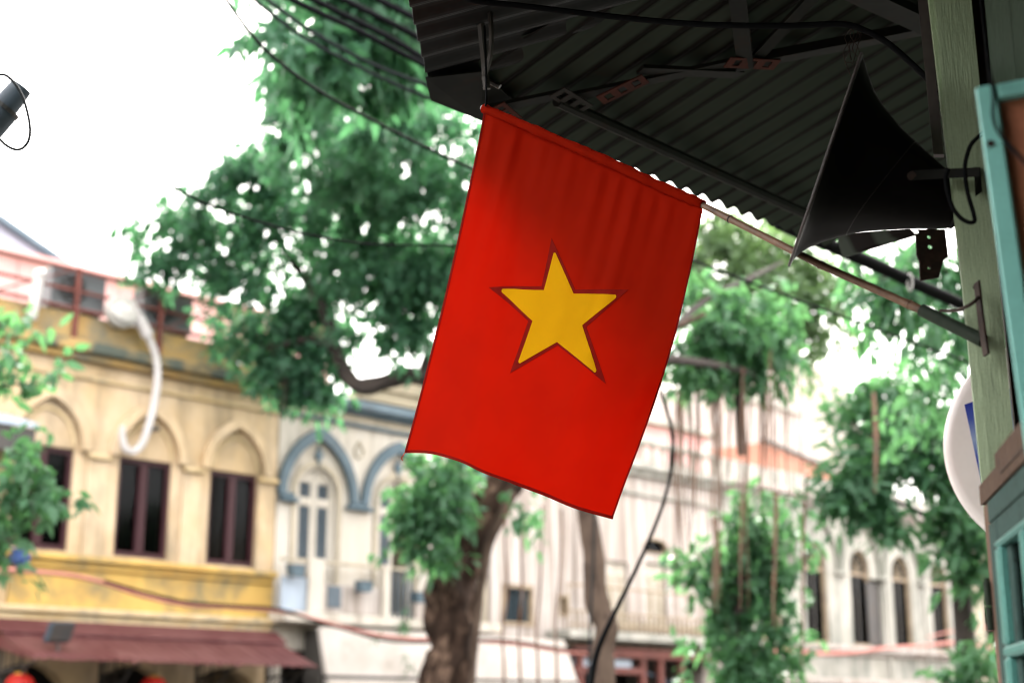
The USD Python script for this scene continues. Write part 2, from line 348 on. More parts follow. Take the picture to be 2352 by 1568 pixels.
# ------------------------------------------------------------------ ground: earth, road, pavements, kerbs
def gslab(s0, s1, n0, n1, z0, z1): return bx(own, s0, s1, n0, n1, z0, z1)
WIDTH = float(np.dot(P0 - W0, N))                     # shop front to shop front
g = trimesh.Trimesh([[-600, -600, -.16], [600, -600, -.16], [600, 600, -.16], [-600, 600, -.16]], [[0, 1, 2], [0, 2, 3]], process=False)
single('ground', g, 'earth', 'bare ground around the street', kind='structure')
single('road', gslab(-60, 120, 3.2, WIDTH - 3.4, -.30, -.13), 'asphalt', 'dark asphalt road between the two rows of houses', kind='structure')
single('pavement', gslab(-60, 120, -6, 3.05, -.30, 0.0), 'paving', 'paved walk in front of the near shop', kind='structure')
single('pavement', gslab(-60, 120, WIDTH - 3.25, WIDTH + 10, -.30, 0.0), 'paving', 'paved walk in front of the far houses', kind='structure')
single('kerb', gslab(-60, 120, 3.05, 3.2, -.30, .004), 'pale_plaster', 'stone kerb of the near pavement', kind='structure')
single('kerb', gslab(-60, 120, WIDTH - 3.4, WIDTH - 3.25, -.30, .004), 'pale_plaster', 'stone kerb of the far pavement', kind='structure')

# ------------------------------------------------------------------ the row of houses across the street
def shell(t, s0, s1, h1, depth, wall_mat, front, roof=True, thick_=.28):
    """front wall with openings, side and back walls, floors and roof slab; the inside is dark"""
    t.part('wall', ext(fw, front, -thick_, 0.0), wall_mat)
    t.part('side_wall', bx(fw, s0, s0 + .2, -depth, -thick_, 0, h1 - .02), wall_mat)
    t.part('side_wall', bx(fw, s1 - .2, s1, -depth, -thick_, 0, h1 - .02), wall_mat)
    t.part('back_wall', bx(fw, s0 + .2, s1 - .2, -depth, -depth + .2, 0, h1 - .02), wall_mat)
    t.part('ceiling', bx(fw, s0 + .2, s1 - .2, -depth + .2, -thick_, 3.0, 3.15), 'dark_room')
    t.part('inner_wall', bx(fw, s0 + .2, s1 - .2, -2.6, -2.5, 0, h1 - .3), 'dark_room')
    if roof: t.part('roof', bx(fw, s0 + .2, s1 - .2, -depth + .2, -thick_, h1 - .3, h1 - .15), 'stone_tan')

# --- the yellow house
S0, S1 = -6.2, 1.40
WIN = [-4.06, -2.515, -.935, .605]
wh = .435
front = rect(S0, S1, 0, 7.05)
for c in WIN: front = front.difference(rect(c - wh, c + wh, 3.74, 5.15))
for c in WIN: front = front.difference(sg.Polygon(roundtop(c, .62, 0, 1.75, 12, .5)))
yh = T('yellow_house', 'yellow plastered old shophouse with maroon casement windows and pointed hoods', 'house', fw(-2, 0, 0))
shell(yh, S0, S1, 7.05, 9, 'yellow_plaster', front)
for c in WIN:
    z0, z1 = 3.74, 5.15
    w = yh.part('window', ext(fw, rect(c - wh, c + wh, z0, z1).difference(rect(c - wh + .06, c + wh - .06, z0 + .08, z1 - .075)), -.16, -.04), 'maroon_wood')
    yh.part('mullion', bx(fw, c - .065, c + .065, -.15, -.03, z0 + .08, z1 - .075, .008), 'maroon_wood', under=w)
    for sg_ in (-1, 1):
        a, b = sorted((c + sg_ * .065, c + sg_ * (wh - .06)))
        yh.part('pane', bx(fw, a, b, -.10, -.094, z0 + .08, z1 - .075), 'glass', under=w)
    hood = sg.Polygon(ogive(c, .63, 5.14, 5.98)).difference(sg.Polygon(ogive(c, .50, 5.13, 5.82)))
    yh.part('window_hood', ext(fw, hood, 0, .12), 'yellow_plaster')
    yh.part('hood_inner_rib', ext(fw, sg.Polygon(ogive(c, .43, 5.2, 5.7)).difference(sg.Polygon(ogive(c, .39, 5.19, 5.65))), 0, .03), 'cream_moulding')
for c in (-3.29, -1.725, -.165, 1.19):
    yh.part('capital', bx(fw, c - .17, c + .19, 0, .11, 5.045, 5.115, .015), 'cream_moulding')
    yh.part('pilaster', bx(fw, c - .15, c + .17, 0, .035, 3.70, 5.04), 'yellow_plaster')
yh.part('sill_ledge', join([bx(fw, S0, S1 - .01, 0, .17, 3.60, 3.69, .02), bx(fw, S0, S1 - .03, 0, .10, 3.50, 3.597, .02)]), 'bright_yellow')
yh.part('apron_panel', bx(fw, -2.9, S1 - .02, 0, .05, 2.99, 3.497), 'bright_yellow')
yh.part('lower_band', join([bx(fw, S0, S1 - .01, 0, .14, 2.90, 2.985, .02), bx(fw, S0, S1 - .03, 0, .08, 2.66, 2.897, .02)]), 'cream_moulding')
yh.part('string_course', bx(fw, S0, S1 - .01, 0, .05, 6.15, 6.205, .012), 'cream_moulding')
yh.part('cornice', bx(fw, S0, S1 - .02, 0, .14, 6.40, 6.497, .02), 'ochre_plaster')
yh.part('ledge', bx(fw, S0, S1 - .01, 0, .24, 6.50, 6.66, .02), 'mossy_ledge')
yh.part('parapet', bx(fw, S0, S1, -.30, .03, 6.663, 7.07, .015), 'ochre_plaster')
# rooftop railing of red iron
rp = [-2.27, -.9, .16, 1.2]
for s in [-3.6] + rp: yh.part('railing_post', bx(fw, s - .03, s + .03, .05, .11, 6.63, 7.72), 'iron_red')
for h in (7.68, 7.38, 7.12): yh.part('railing_bar', bx(fw, -3.6, 1.2, .06, .10, h - .02, h + .02), 'iron_red')
for a, b in ((-3.5, -2.35), (-1.9, -1.0), (-.8, .1)):
    yh.part('railing_brace', rod(fw(a, .08, 7.12), fw(b, .08, 7.68), .014, 6), 'iron_red')

# --- awning over the yellow house's ground floor
aw = T('red_awning', 'faded red sheet metal awning under the yellow house', 'awning', fw(-.8, 0, 2.5))
def awp(s, o, up=0.0): return fw(s, o, 2.74 - .40 * o + up)
edges = np.linspace(-3.1, 1.38, 8)
rng = np.random.default_rng(4)
for a, b in zip(edges[:-1], edges[1:]):
    n = 16
    G = np.array([[awp(a + .004 + (b - a - .008) * i / n, o, .008 * (abs(math.sin(i / n * math.pi * 4)) ** 6) + rng.normal(0, .003) + (o > 1.15) * rng.normal(0, .008)) for o in np.linspace(.145, 1.22, 7)] for i in range(n + 1)])
    aw.part('sheet', thick(G, .006), 'awning_red')
aw.part('flashing', hull8([fw(s, o, h) for s in (-3.12, 1.39) for o, h in ((.145, 2.80), (.15, 2.70), (.42, 2.64), (.42, 2.60))]), 'awning_red', label='darker red flashing strip along the wall')
aw.part('side_sheet', hull8([awp(-3.11, .15, -.01), awp(-3.11, 1.22, -.01), awp(-3.105, 1.22, -.01), awp(-3.105, .15, -.01), fw(-3.11, .15, 2.45), fw(-3.105, .15, 2.45)]), 'awning_red')
for s in (-3.0, -1.52, .02, 1.25):
    m = [rod(fw(s, .16, 2.56), fw(s, .16, 1.3), .03, 6), rod(fw(s, .16, 2.1), fw(s, 1.12, 2.22), .02, 6), rod(fw(s, .16, 1.55), fw(s, .95, 2.2), .022, 6)]
    cc = [fw(s, .42 + .17 * math.cos(t) * (1 - t / 12), 1.98 + .17 * math.sin(t) * (1 - t / 12)) for t in np.linspace(0, 8.5, 26)]
    m.append(tube(cc, .014, 6))
    for k in range(3): m.append(rod(fw(s, .3 + k * .22, 2.12 + k * .03), fw(s, .3 + k * .22, 2.50 - k * .09), .012, 6))
    aw.part('scroll_bracket', join(m), 'iron_dark')
# --- floodlight on the awning
fl = T('floodlight', 'small dark floodlight standing on the left end of the red awning', 'floodlight', fw(-2.62, .95, 2.38))
fq = fw(-2.62, .95, 0)
fl.part('lamp_head', bx(lambda a, b, c: fw(-2.62 + a + c * .15, .95 + b + c * .3, 2.60 + c), -.17, .17, -.06, .06, -.13, .13, .03), 'lamp_grey')
fl.part('stem', rod(fw(-2.62, .95, 2.36), fw(-2.62, .93, 2.52), .02), 'iron_dark')
fl.part('lens_rim', bx(lambda a, b, c: fw(-2.62 + a + c * .15, 1.015 + b + c * .3, 2.60 + c), -.15, .15, 0, .012, -.11, .11, .004), 'iron_dark')
# --- two red lanterns
ln = T('red_lantern', 'round red paper lantern hanging near the left frame edge under the awning', 'lantern', fw(*((fs(45, 1575, .75)[0],) + (.75, 0))) + [0, 0, fs(45, 1575, .75)[1]], 'lanterns hung under the red awning')
def lantern(t):
    c = t.base
    m = trimesh.creation.uv_sphere(radius=1.0, count=[16, 32])
    v = m.vertices
    lon = np.arctan2(v[:, 1], v[:, 0])
    k = 1 - .035 * np.abs(np.sin(lon * 8)) ** .5 * np.sqrt(1 - np.clip(v[:, 2], -1, 1) ** 2)
    m.vertices = np.c_[v[:, 0] * k * .185, v[:, 1] * k * .185, v[:, 2] * .16] + c
    t.part('body', m, 'lantern_red', smooth=True)
    for z in (.155, -.155): t.part('cap', tube([c + [0, 0, z - .015], c + [0, 0, z + .015]], .07, 16), 'gold_trim')
    t.part('tassel', tube([c + [0, 0, -.17], c + [0, 0, -.22], c + [0, 0, -.42]], [.012, .03, .035], 10), 'lantern_red')
    t.part('cord', rod(c + [0, 0, .17], [c[0], c[1], 2.405], .006, 5), 'cable_black')
lantern(ln)
q = fs(352, 1585, .75)
dup(ln, [*fw(q[0], .75, 0)[:2], ln.base[2]], 'round red paper lantern hanging midway along the red awning', 'lanterns hung under the red awning')

# --- air conditioners and drain hose on the yellow house's roof
def aircon(t):
    b = t.base
    f = lambda a, o, c: b + D * a - N * o + np.array([0, 0, c])
    t.part('casing', ext(f, rect(-.42, .42, 0, .56).difference(sg.Point(-.1, .28).buffer(.21)), 0, .30), 'ac_grey')
    t.part('back', bx(f, -.40, .40, .02, .05, .02, .54), 'iron_dark')
    for k in range(9): t.part('slat', bx(f, -.415, .415, .302, .314, .04 + k * .058, .065 + k * .058), 'ac_grey')
    t.part('fan_ring', join([tube([f(-.1 + r * math.cos(x), .325, .28 + r * math.sin(x)) for x in np.linspace(0, 2 * math.pi, 25)], .008, 5) for r in (.07, .14, .205)]), 'iron_dark')
    t.part('foot', bx(f, -.36, -.28, .0, .3, -.06, 0), 'iron_dark'); t.part('foot', bx(f, .28, .36, .0, .3, -.06, 0), 'iron_dark')
    t.part('top_plate', bx(f, -.435, .435, -.01, .315, .562, .582, .006), 'ac_white')
ac = T('air_conditioner', 'grey outdoor air conditioner unit at the left end of the roof railing', 'air conditioner', fw(-2.20, -.32, 7.13), 'air conditioners on the yellow roof')
aircon(ac)
dup(ac, fw(-.72, -.32, 7.13), 'grey outdoor air conditioner unit beside the white drain pipe top', 'air conditioners on the yellow roof')
dp = T('drain_pipe', 'thick white drain pipe curving down the yellow house front', 'pipe', fw(-.9, .2, 5.3))
pp = [fw(*fs(290, 712, .12)[:1], .12, 0)]
pts = [(283, 718), (305, 705), (318, 728), (340, 772), (357, 815), (362, 860), (357, 910), (345, 965), (328, 1015), (308, 1036), (288, 1030), (281, 1002), (281, 978)]
P3 = []
for (x, y) in pts:
    s, h = fs(x, y, .27); P3.append(fw(s, .27, h))
dp.part('hose', tube(P3, [.045] * 2 + [.055] * 9 + [.048, .042], 12, k=5), 'pipe_white', smooth=True)
dp.part('collar', tube([P3[2], P3[3]], .085, 12), 'pipe_white')
s, h = fs(292, 712, .2)
dp.part('fan_cowl', join([tube([fw(s - .1, .16, h - .05), fw(s - .1, .30, h - .05)], .24, 18), tube([fw(s - .1, .30, h - .05), fw(s - .1, .36, h - .02)], [.20, .08], 18)]), 'ac_white', label='round off-white cowl at the top of the pipe')
dp.part('clip', bx(fw, -.98, -.90, 0, .25, 5.55, 5.60), 'iron_dark')
pv = T('vent_pipe', 'short pale vent pipe rising at the left end of the yellow roof', 'pipe', fw(-2.9, .1, 6.6))
q = [fs(72, 735, .2), fs(82, 680, .2), fs(92, 630, .2)]
pv.part('pipe', tube([fw(a, .2, b) for a, b in q], .07, 10, k=4), 'pipe_white', smooth=True)
pv.part('elbow', ball(fw(q[2][0], .2, q[2][1]), .085), 'pipe_white', smooth=True)
pv.part('bracket', bx(fw, q[0][0] - .04, q[0][0] + .04, .03, .2, 6.95, 6.99), 'iron_dark')

# --- pink shed and the grey gable behind it
pk = T('pink_shed', 'pink painted rooftop shed behind the yellow house', 'shed', fw(-1, -4, 7))
for i, a in enumerate(np.linspace(-6, 5.6, 13)[:-1]):
    pk.part('wall_board', bx(fw, a + .006, a + .961, -4.1, -4.0, 6.95, 9.06, .008), 'pink_paint')
pk.part('roof', bx(fw, -6.1, 5.7, -7, -3.85, 9.07, 9.14), 'pink_paint')
pk.part('rear_wall', bx(fw, -6, 5.6, -7, -6.9, 6.95, 9.06), 'pink_paint')
for s in (-2.6, 1.6): pk.part('post', bx(fw, s - .06, s + .06, -3.99, -3.9, 6.95, 9.05), 'iron_red')
q0, q1 = fs(-140, 425, -7.2), fs(135, 606, -7.2)
gh = T('gabled_house', 'pale blue grey gabled house end rising above the pink shed', 'house', fw(q0[0], -5.5, 0))
L = q1[0] - q0[0]
gab = sg.Polygon([(q0[0] - L, 0), (q0[0] - L, q1[1]), (q0[0], q0[1]), (q1[0], q1[1]), (q1[0], 0)])
gh.part('wall', ext(fw, gab, -12, -7.2), 'roof_grey')
for sgn in (-1, 1):
    gh.part('roof_slope', hull8([fw(q0[0] + sgn * x, o, z + q0[1]) for x, z in ((0, .02), (0, .16), (L + .25, q1[1] - q0[1] - .14), (L + .25, q1[1] - q0[1] - .02)) for o in (-12.2, -7.0)]), 'blue_trim')

# --- small dark canopy over the first window at the far left
sc_ = T('window_canopy', 'small canopy with a pale blue top at the left window of the yellow house', 'canopy', fw(-3.3, 0, 5.3))
qa, qb = fs(-40, 958, .75), fs(85, 985, .75)
f2 = lambda a, b, c: fw(a, b, c)
sc_.part('top', hull8([f2(s, o, h) for s in (qa[0] - .6, qb[0]) for o, h in ((0.01, qb[1] + .30), (0.01, qb[1] + .22), (.8, qb[1] + .06), (.8, qb[1]))]), 'roof_grey')
sc_.part('valance', bx(fw, qa[0] - .6, qb[0] - .02, .72, .76, qb[1] - .33, qb[1] - .005), 'iron_dark')
sc_.part('side_flap', bx(fw, qb[0] - .05, qb[0] - .02, .05, .72, qb[1] - .30, qb[1] - .005), 'iron_dark')

# --- white house with blue pointed arches
b0, b1 = 1.42, 6.08
bc = [2.2, 3.9, 5.55]
front = rect(b0, b1, 0, 6.62)
for c in bc: front = front.difference(sg.Polygon(roundtop(c, .42, 3.12, 5.0, 12)))
front = front.difference(rect(1.62, 5.9, 0.0, 2.55))
bh = T('white_house', 'white shophouse with slate blue pointed arches over louvred balcony doors', 'house', fw(3.7, 0, 0))
shell(bh, b0, b1, 6.62, 9, 'white_plaster', front)
for i, c in enumerate(bc):
    arch = sg.Polygon(ogive(c, .80, 4.92, 6.06, 16)).difference(sg.Polygon(ogive(c, .665, 4.90, 5.86, 16)))
    bh.part('arch', ext(fw, arch, 0, .10), 'blue_trim')
    dm = sg.Polygon([(c, 5.78), (c + .035, 5.68), (c + .085, 5.62), (c + .035, 5.55), (c, 5.42), (c - .035, 5.55), (c - .085, 5.62), (c - .035, 5.68)])
    bh.part('diamond_ornament', ext(fw, dm, 0, .05), 'blue_trim')
    fr = sg.Polygon(roundtop(c, .42, 3.12, 5.0, 12)).difference(sg.Polygon(roundtop(c, .35, 3.2, 5.0, 12)))
    dr = bh.part('door', ext(fw, fr, -.16, -.05), 'white_plaster')
    surround = sg.Polygon(roundtop(c, .50, 3.12, 5.02, 14)).difference(sg.Polygon(roundtop(c, .425, 3.1, 5.0, 14)))
    bh.part('door_surround', ext(fw, surround, 0, .03), 'cream_plaster')
    for sgn in (-1, 1):
        leaf = sg.Polygon(roundtop(c, .345, 3.21, 5.0, 12)).intersection(rect(min(c + sgn * .01, c + sgn * .36), max(c + sgn * .01, c + sgn * .36), 3.2, 5.45))
        holes = [rect(c + sgn * .18 - .11, c + sgn * .18 + .11, a, b) for a, b in ((3.30, 3.82), (3.93, 4.80), (4.93, 5.17))]
        lf = leaf
        for hh in holes: lf = lf.difference(hh)
        if i == 1 and sgn > 0:
            bh.part('open_leaf', bx(fw, c + .33, c + .345, -.75, -.1, 3.22, 5.0), 'stone_tan', under=dr); continue
        bh.part('door_leaf', ext(fw, lf, -.12, -.07), 'white_plaster', under=dr)
        for hh in holes:
            x0, y0, x1, y1 = hh.bounds
            sl = []
            nsl = int((y1 - y0) / .05)
            for k in range(nsl):
                z = y0 + (k + .5) * (y1 - y0) / nsl
                sl.append(hull8([fw(x, o, z + dz) for x in (x0, x1) for o, dz in ((-.115, .018), (-.115, .026), (-.075, -.026), (-.075, -.018))]))
            bh.part('louver', join(sl), 'blue_louver', under=dr)
for c in (1.52, 3.05, 4.73):
    bh.part('capital', join([bx(fw, max(b0 + .01, c - .27), c + .27, 0, .13, 4.80, 4.87, .02), bx(fw, max(b0 + .01, c - .2), c + .2, 0, .09, 4.873, 4.95, .02)]), 'blue_trim')
for c in (3.05, 4.73):
    q = sg.Polygon([(c, 5.98), (c + .11, 5.80), (c + .085, 5.70), (c, 5.66), (c - .085, 5.70), (c - .11, 5.80)])
    bh.part('relief', ext(fw, q.difference(q.buffer(-.03)), 0, .025), 'cream_plaster')
bh.part('string_course', bx(fw, b0, b1, 0, .07, 6.18, 6.24, .015), 'blue_trim')
bh.part('cornice', join([bx(fw, b0, b1, 0, .22, 6.45, 6.60, .02), bx(fw, b0, b1, 0, .12, 6.38, 6.447, .02)]), 'blue_trim')
bh.part('frieze', bx(fw, b0, b1, 0, .02, 6.245, 6.377), 'cream_plaster')
# scrolled parapet crest
cr = sg.Polygon([(2.9, 6.605), (3.1, 6.95), (3.25, 7.05), (3.5, 7.10), (3.75, 7.22), (4.2, 7.30), (4.6, 7.24), (4.9, 7.08), (5.3, 7.0), (5.5, 6.605)])
bh.part('parapet_crest', ext(fw, cr, -.25, -.05), 'stone_tan')
bh.part('crest_moulding', ext(fw, cr.intersection(rect(0, 9, 6.605, 6.9)).buffer(-.08), -.05, .04), 'stone_tan')
bh.part('crest_moulding', ext(fw, cr.buffer(-.12).intersection(rect(0, 9, 6.92, 8)), -.05, .0), 'stone_tan')
# balcony
bo = .36
bh.part('balcony_slab', bx(fw, b0 - .1, b1, 0.0, bo + .06, 2.94, 3.10, .02), 'white_plaster')
for a, b in ((1.83, 2.14), (3.34, 3.5), (4.95, 5.12)): bh.part('balcony_post', bx(fw, a, b, bo - .12, bo, 3.103, 3.93, .01), 'white_plaster')
for a, b in ((1.33, 1.83), (2.14, 3.34), (3.5, 4.95)): bh.part('balcony_rail', bx(fw, a, b, bo - .10, bo - .04, 3.86, 3.91, .008), 'cream_plaster')
bh.part('balcony_panel', bx(fw, 1.35, 1.825, bo - .10, bo - .05, 3.12, 3.62), 'roof_grey', label='blue grey panel at the left end of the balcony')
bh.part('balcony_panel', bx(fw, 2.145, 3.335, bo - .10, bo - .06, 3.12, 3.55), 'pale_plaster')
bh.part('balcony_panel', bx(fw, 4.1, 4.945, bo - .10, bo - .06, 3.12, 3.50), 'pale_plaster')
bh.part('balcony_grille', bx(fw, 2.24, 2.5, bo - .059, bo - .04, 3.2, 3.53), 'blue_louver')
for k in range(5): bh.part('baluster', bx(fw, 3.54 + k * .11, 3.57 + k * .11, bo - .09, bo - .06, 3.103, 3.86), 'blue_louver')
pl_labels = {(2.86, 3.46): 'small blue planter box hung on the balcony between the two white posts', (4.06, 3.36): 'small blue planter box hung on the balcony beside the big trunk', (1.5, 3.62): 'blue tub of dark plants at the left end of the balcony'}
for (s, h), lb in pl_labels.items():
    t = T('planter_box', lb, 'planter', fw(s, bo, h), 'planters on the white house balcony')
    t.part('box', ext(lambda a, b, c: fw(a, b, c), sg.Polygon([(s - .13, h + .15), (s + .13, h + .15), (s + .1, h), (s - .1, h)]), bo + .005, bo + .16), 'blue_trim')
    t.part('rim', ext(fw, rect(s - .14, s + .14, h + .15, h + .17), bo - .0, bo + .17), 'blue_louver')
# white fascia boards of the shop below the balcony
fb = T('shop_fascia', 'wide plain white fascia board under the balcony of the white house', 'fascia', fw(4, .4, 2.2))
c4 = [fs(735, 1440, .5), fs(1268, 1490, .5), fs(1290, 1600, .5), fs(770, 1600, .5)]
top = sg.Polygon([(c4[0][0], 2.88), (7.55, 2.88), (7.9, 2.17), (c4[0][0] + .16, 2.17)])
fb.part('upper_board', ext(fw, top, .42, .50), 'tarp_white')
fb.part('lower_board', ext(fw, sg.Polygon([(c4[0][0] + .17, 2.12), (7.92, 2.12), (8.2, 1.55), (c4[0][0] + .3, 1.55)]), .42, .52), 'tarp_white')
fb.part('dark_batten', bx(fw, c4[0][0] + .16, 7.9, .40, .53, 2.123, 2.167), 'iron_dark')
fb.part('return_board', bx(fw, c4[0][0] + .1, c4[0][0] + .14, .0, .42, 1.6, 2.86), 'shade_room')

# --- pale house with the thin iron balcony
w0, w1 = 6.10, 13.2
front = rect(w0, w1, 0, 6.5)
ops = [rect(6.44, 7.28, 3.12, 3.86), rect(7.98, 8.22, 3.34, 3.74), sg.Polygon(roundtop(10.92, .40, 4.72, 4.86, 10, .18)), rect(10.5, 11.34, 3.14, 4.62), rect(9.3, 10.1, 3.14, 4.56), rect(8.0, 12.4, 0, 2.68)]
for o_ in ops: front = front.difference(o_)
ph = T('pale_house', 'stained pale pinkish white house with a thin iron balcony rail', 'house', fw(9.6, 0, 0))
shell(ph, w0, w1, 6.5, 9, 'pale_plaster', front)
w = ph.part('window', ext(fw, rect(6.44, 7.28, 3.12, 3.86).difference(rect(6.52, 7.20, 3.19, 3.79)), -.16, .02), 'iron_brown')
ph.part('pane', bx(fw, 6.52, 7.20, -.1, -.094, 3.19, 3.79), 'glass', under=w)
for k in range(4): ph.part('window_bar', bx(fw, 6.64 + k * .15, 6.665 + k * .15, -.06, -.03, 3.19, 3.79), 'blue_trim', under=w)
ph.part('window_curtain', bx(fw, 6.53, 6.80, -.2, -.18, 3.19, 3.79), 'roof_grey', under=w)
w = ph.part('slot_window', ext(fw, rect(7.98, 8.22, 3.34, 3.74).difference(rect(8.02, 8.18, 3.38, 3.70)), -.14, .01), 'iron_brown')
w = ph.part('fanlight', ext(fw, sg.Polygon(roundtop(10.92, .40, 4.72, 4.86, 10, .18)).difference(sg.Polygon(roundtop(10.92, .35, 4.75, 4.86, 10, .14))), -.14, .02), 'iron_brown')
ph.part('pane', ext(fw, sg.Polygon(roundtop(10.92, .35, 4.75, 4.86, 10, .14)), -.09, -.085), 'glass', under=w)
for a, b, z in ((10.5, 11.34, 4.62), (9.3, 10.1, 4.56)):
    d_ = ph.part('door', ext(fw, rect(a, b, 3.14, z).difference(rect(a + .07, b - .07, 3.2, z - .08)), -.14, .0), 'pale_plaster')
    mid = (a + b) / 2
    for x0, x1 in ((a + .075, mid - .01), (mid + .01, b - .075)):
        ph.part('door_leaf', bx(fw, x0, x1, -.13, -.08, 3.21, z - .09), 'white_plaster', under=d_)
        sl = [hull8([fw(x, o, 3.35 + k * .07 + dz) for x in (x0 + .05, x1 - .05) for o, dz in ((-.08, .02), (-.08, .03), (-.06, 0), (-.06, -.01))]) for k in range(int((z - 3.6) / .07))]
        ph.part('louver', join(sl), 'cream_plaster', under=d_)
ph.part('cornice', join([bx(fw, w0, w1, 0, .22, 6.36, 6.5, .02), bx(fw, w0, w1, 0, .12, 6.24, 6.357, .02)]), 'grey_plaster')
ph.part('string_course', bx(fw, w0, w1, 0, .06, 5.85, 5.93, .015), 'grey_plaster')
for s in (6.25, 8.55, 12.9): ph.part('pilaster', bx(fw, s - .13, s + .13, 0, .05, 3.1, 5.845), 'pale_plaster')
for s in np.arange(6.3, 13.1, .34): ph.part('parapet_baluster', tube([fw(s, -.12, 6.503), fw(s, -.12, 6.62), fw(s, -.12, 6.78), fw(s, -.12, 6.95)], [.06, .09, .05, .06], 8), 'grey_plaster')
ph.part('parapet_rail', bx(fw, w0, w1, -.22, -.02, 6.953, 7.06, .015), 'grey_plaster')
ph.part('balcony_slab', bx(fw, 7.6, 12.9, 0, .62, 2.92, 3.08, .02), 'grey_plaster')
ph.part('balcony_rail', bx(fw, 7.6, 12.9, .54, .58, 3.86, 3.90), 'iron_brown')
ph.part('balcony_rail', bx(fw, 7.6, 12.9, .54, .58, 3.40, 3.43), 'iron_brown')
ph.part('balcony_rail', bx(fw, 7.6, 12.9, .54, .58, 3.15, 3.18), 'iron_brown')
for k, s in enumerate(np.arange(7.62, 12.9, .15)):
    tall = k % 8 == 0
    ph.part('baluster', bx(fw, s - .012, s + .012, .548, .572, 3.083, 3.86 if tall else 3.40), 'iron_brown')
ph.part('balcony_board', bx(fw, 8.4, 12.9, .50, .53, 3.09, 3.30), 'cream_plaster')
sf = T('iron_storefront', 'red brown iron shop front with dark openings below the iron balcony', 'shop front', fw(10, .3, 0))
sf.part('beam', bx(fw, 7.95, 12.75, .30, .42, 2.62, 2.80, .01), 'iron_red')
sf.part('beam', bx(fw, 7.98, 9.9, .30, .40, 2.32, 2.44, .01), 'iron_red')
sf.part('shutter_box', bx(fw, 8.1, 9.7, .20, .30, 2.45, 2.61), 'roof_grey')
for x in (1332, 1476, 1517, 1565):
    s = fs(x, 1540, .36)[0]
    sf.part('post', bx(fw, s - .06, s + .06, .30, .40, 0, 2.615), 'iron_red')
sf.part('diagonal', rod(fw(9.6, .25, 2.5), fw(12.2, .25, 1.9), .03, 6), 'lamp_grey')

# --- grey house with pointed stone arches
g0, g1 = 13.25, 24.6
gc = [14.95, 16.92, 18.89, 20.88, 22.86]
front = rect(g0, g1, 0, 6.55)
for c in gc: front = front.difference(sg.Polygon(roundtop(c, .47, 3.16, 4.98, 12)))
for c in gc: front = front.difference(rect(c - .6, c + .6, 0, 2.2))
front = front.difference(rect(19.2, 19.86, 3.16, 4.78))
gy = T('arcaded_house', 'weathered grey white house with pointed arch mouldings over tall dark windows', 'house', fw(19, 0, 0))
shell(gy, g0, g1, 6.55, 9, 'grey_plaster', front)
for i, c in enumerate(gc):
    og = sg.Polygon(ogive(c, .95, 4.86, 6.25, 14)).difference(sg.Polygon(ogive(c, .87, 4.85, 6.12, 14)))
    gy.part('arch', ext(fw, og.difference(rect(0, 40, 6.2, 7)), 0, .10), 'arch_shadow_grey')
    w = gy.part('window', ext(fw, sg.Polygon(roundtop(c, .47, 3.16, 4.98, 12)).difference(sg.Polygon(roundtop(c, .41, 3.22, 4.98, 12))), -.2, -.06), 'iron_brown')
    gy.part('transom', bx(fw, c - .41, c + .41, -.18, -.08, 4.82, 4.90), 'iron_brown', under=w)
    gy.part('pane', bx(fw, c - .41, c - .02, -.14, -.134, 3.22, 4.82), 'glass', under=w)
    gy.part('pane', bx(fw, c + .02, c + .41, -.14, -.134, 3.22, 4.82), 'glass', under=w)
    gy.part('mullion', bx(fw, c - .02, c + .02, -.16, -.1, 3.22, 4.82), 'iron_dark', under=w)
    gy.part('fanlight', ext(fw, sg.Polygon(roundtop(c, .41, 4.90, 4.98, 12)), -.15, -.12), 'steel_painted', under=w)
    fg = [rod(fw(c, -.10, 4.92), fw(c + .38 * math.cos(a), -.10, 4.98 + .38 * math.sin(a)), .012, 5) for a in np.linspace(.3, math.pi - .3, 5)]
    gy.part('fan_bars', join(fg), 'iron_brown', under=w)
    gy.part('boss', ext(fw, affinity.translate(sg.Polygon([(0, .1), (.05, 0), (0, -.1), (-.05, 0)]), c, 5.72), 0, .05), 'grey_plaster')
for c in np.array(gc[:-1]) + .985: gy.part('capital', bx(fw, c - .22, c + .22, 0, .13, 4.76, 4.86, .02), 'grey_plaster')
for c in (19.93, 21.87): gy.part('rain_pipe', rod(fw(c, .08, 2.4), fw(c, .08, 4.75), .035, 8), 'grey_plaster')
gy.part('sill_band', join([bx(fw, g0, g1, 0, .16, 3.02, 3.14, .02), bx(fw, g0, g1, 0, .08, 2.92, 3.017, .02)]), 'pale_plaster')
gy.part('lower_band', bx(fw, g0, g1, 0, .12, 2.25, 2.38, .02), 'pale_plaster')
gy.part('cornice', join([bx(fw, g0, g1, 0, .28, 6.42, 6.56, .02), bx(fw, g0, g1, 0, .15, 6.30, 6.417, .02)]), 'pale_plaster')
gy.part('parapet', bx(fw, g0, g1, -.3, -.02, 6.565, 7.0, .02), 'grey_plaster')
gy.part('shutter', bx(fw, 19.24, 19.82, -.1, -.05, 3.2, 4.7), 'iron_dark')
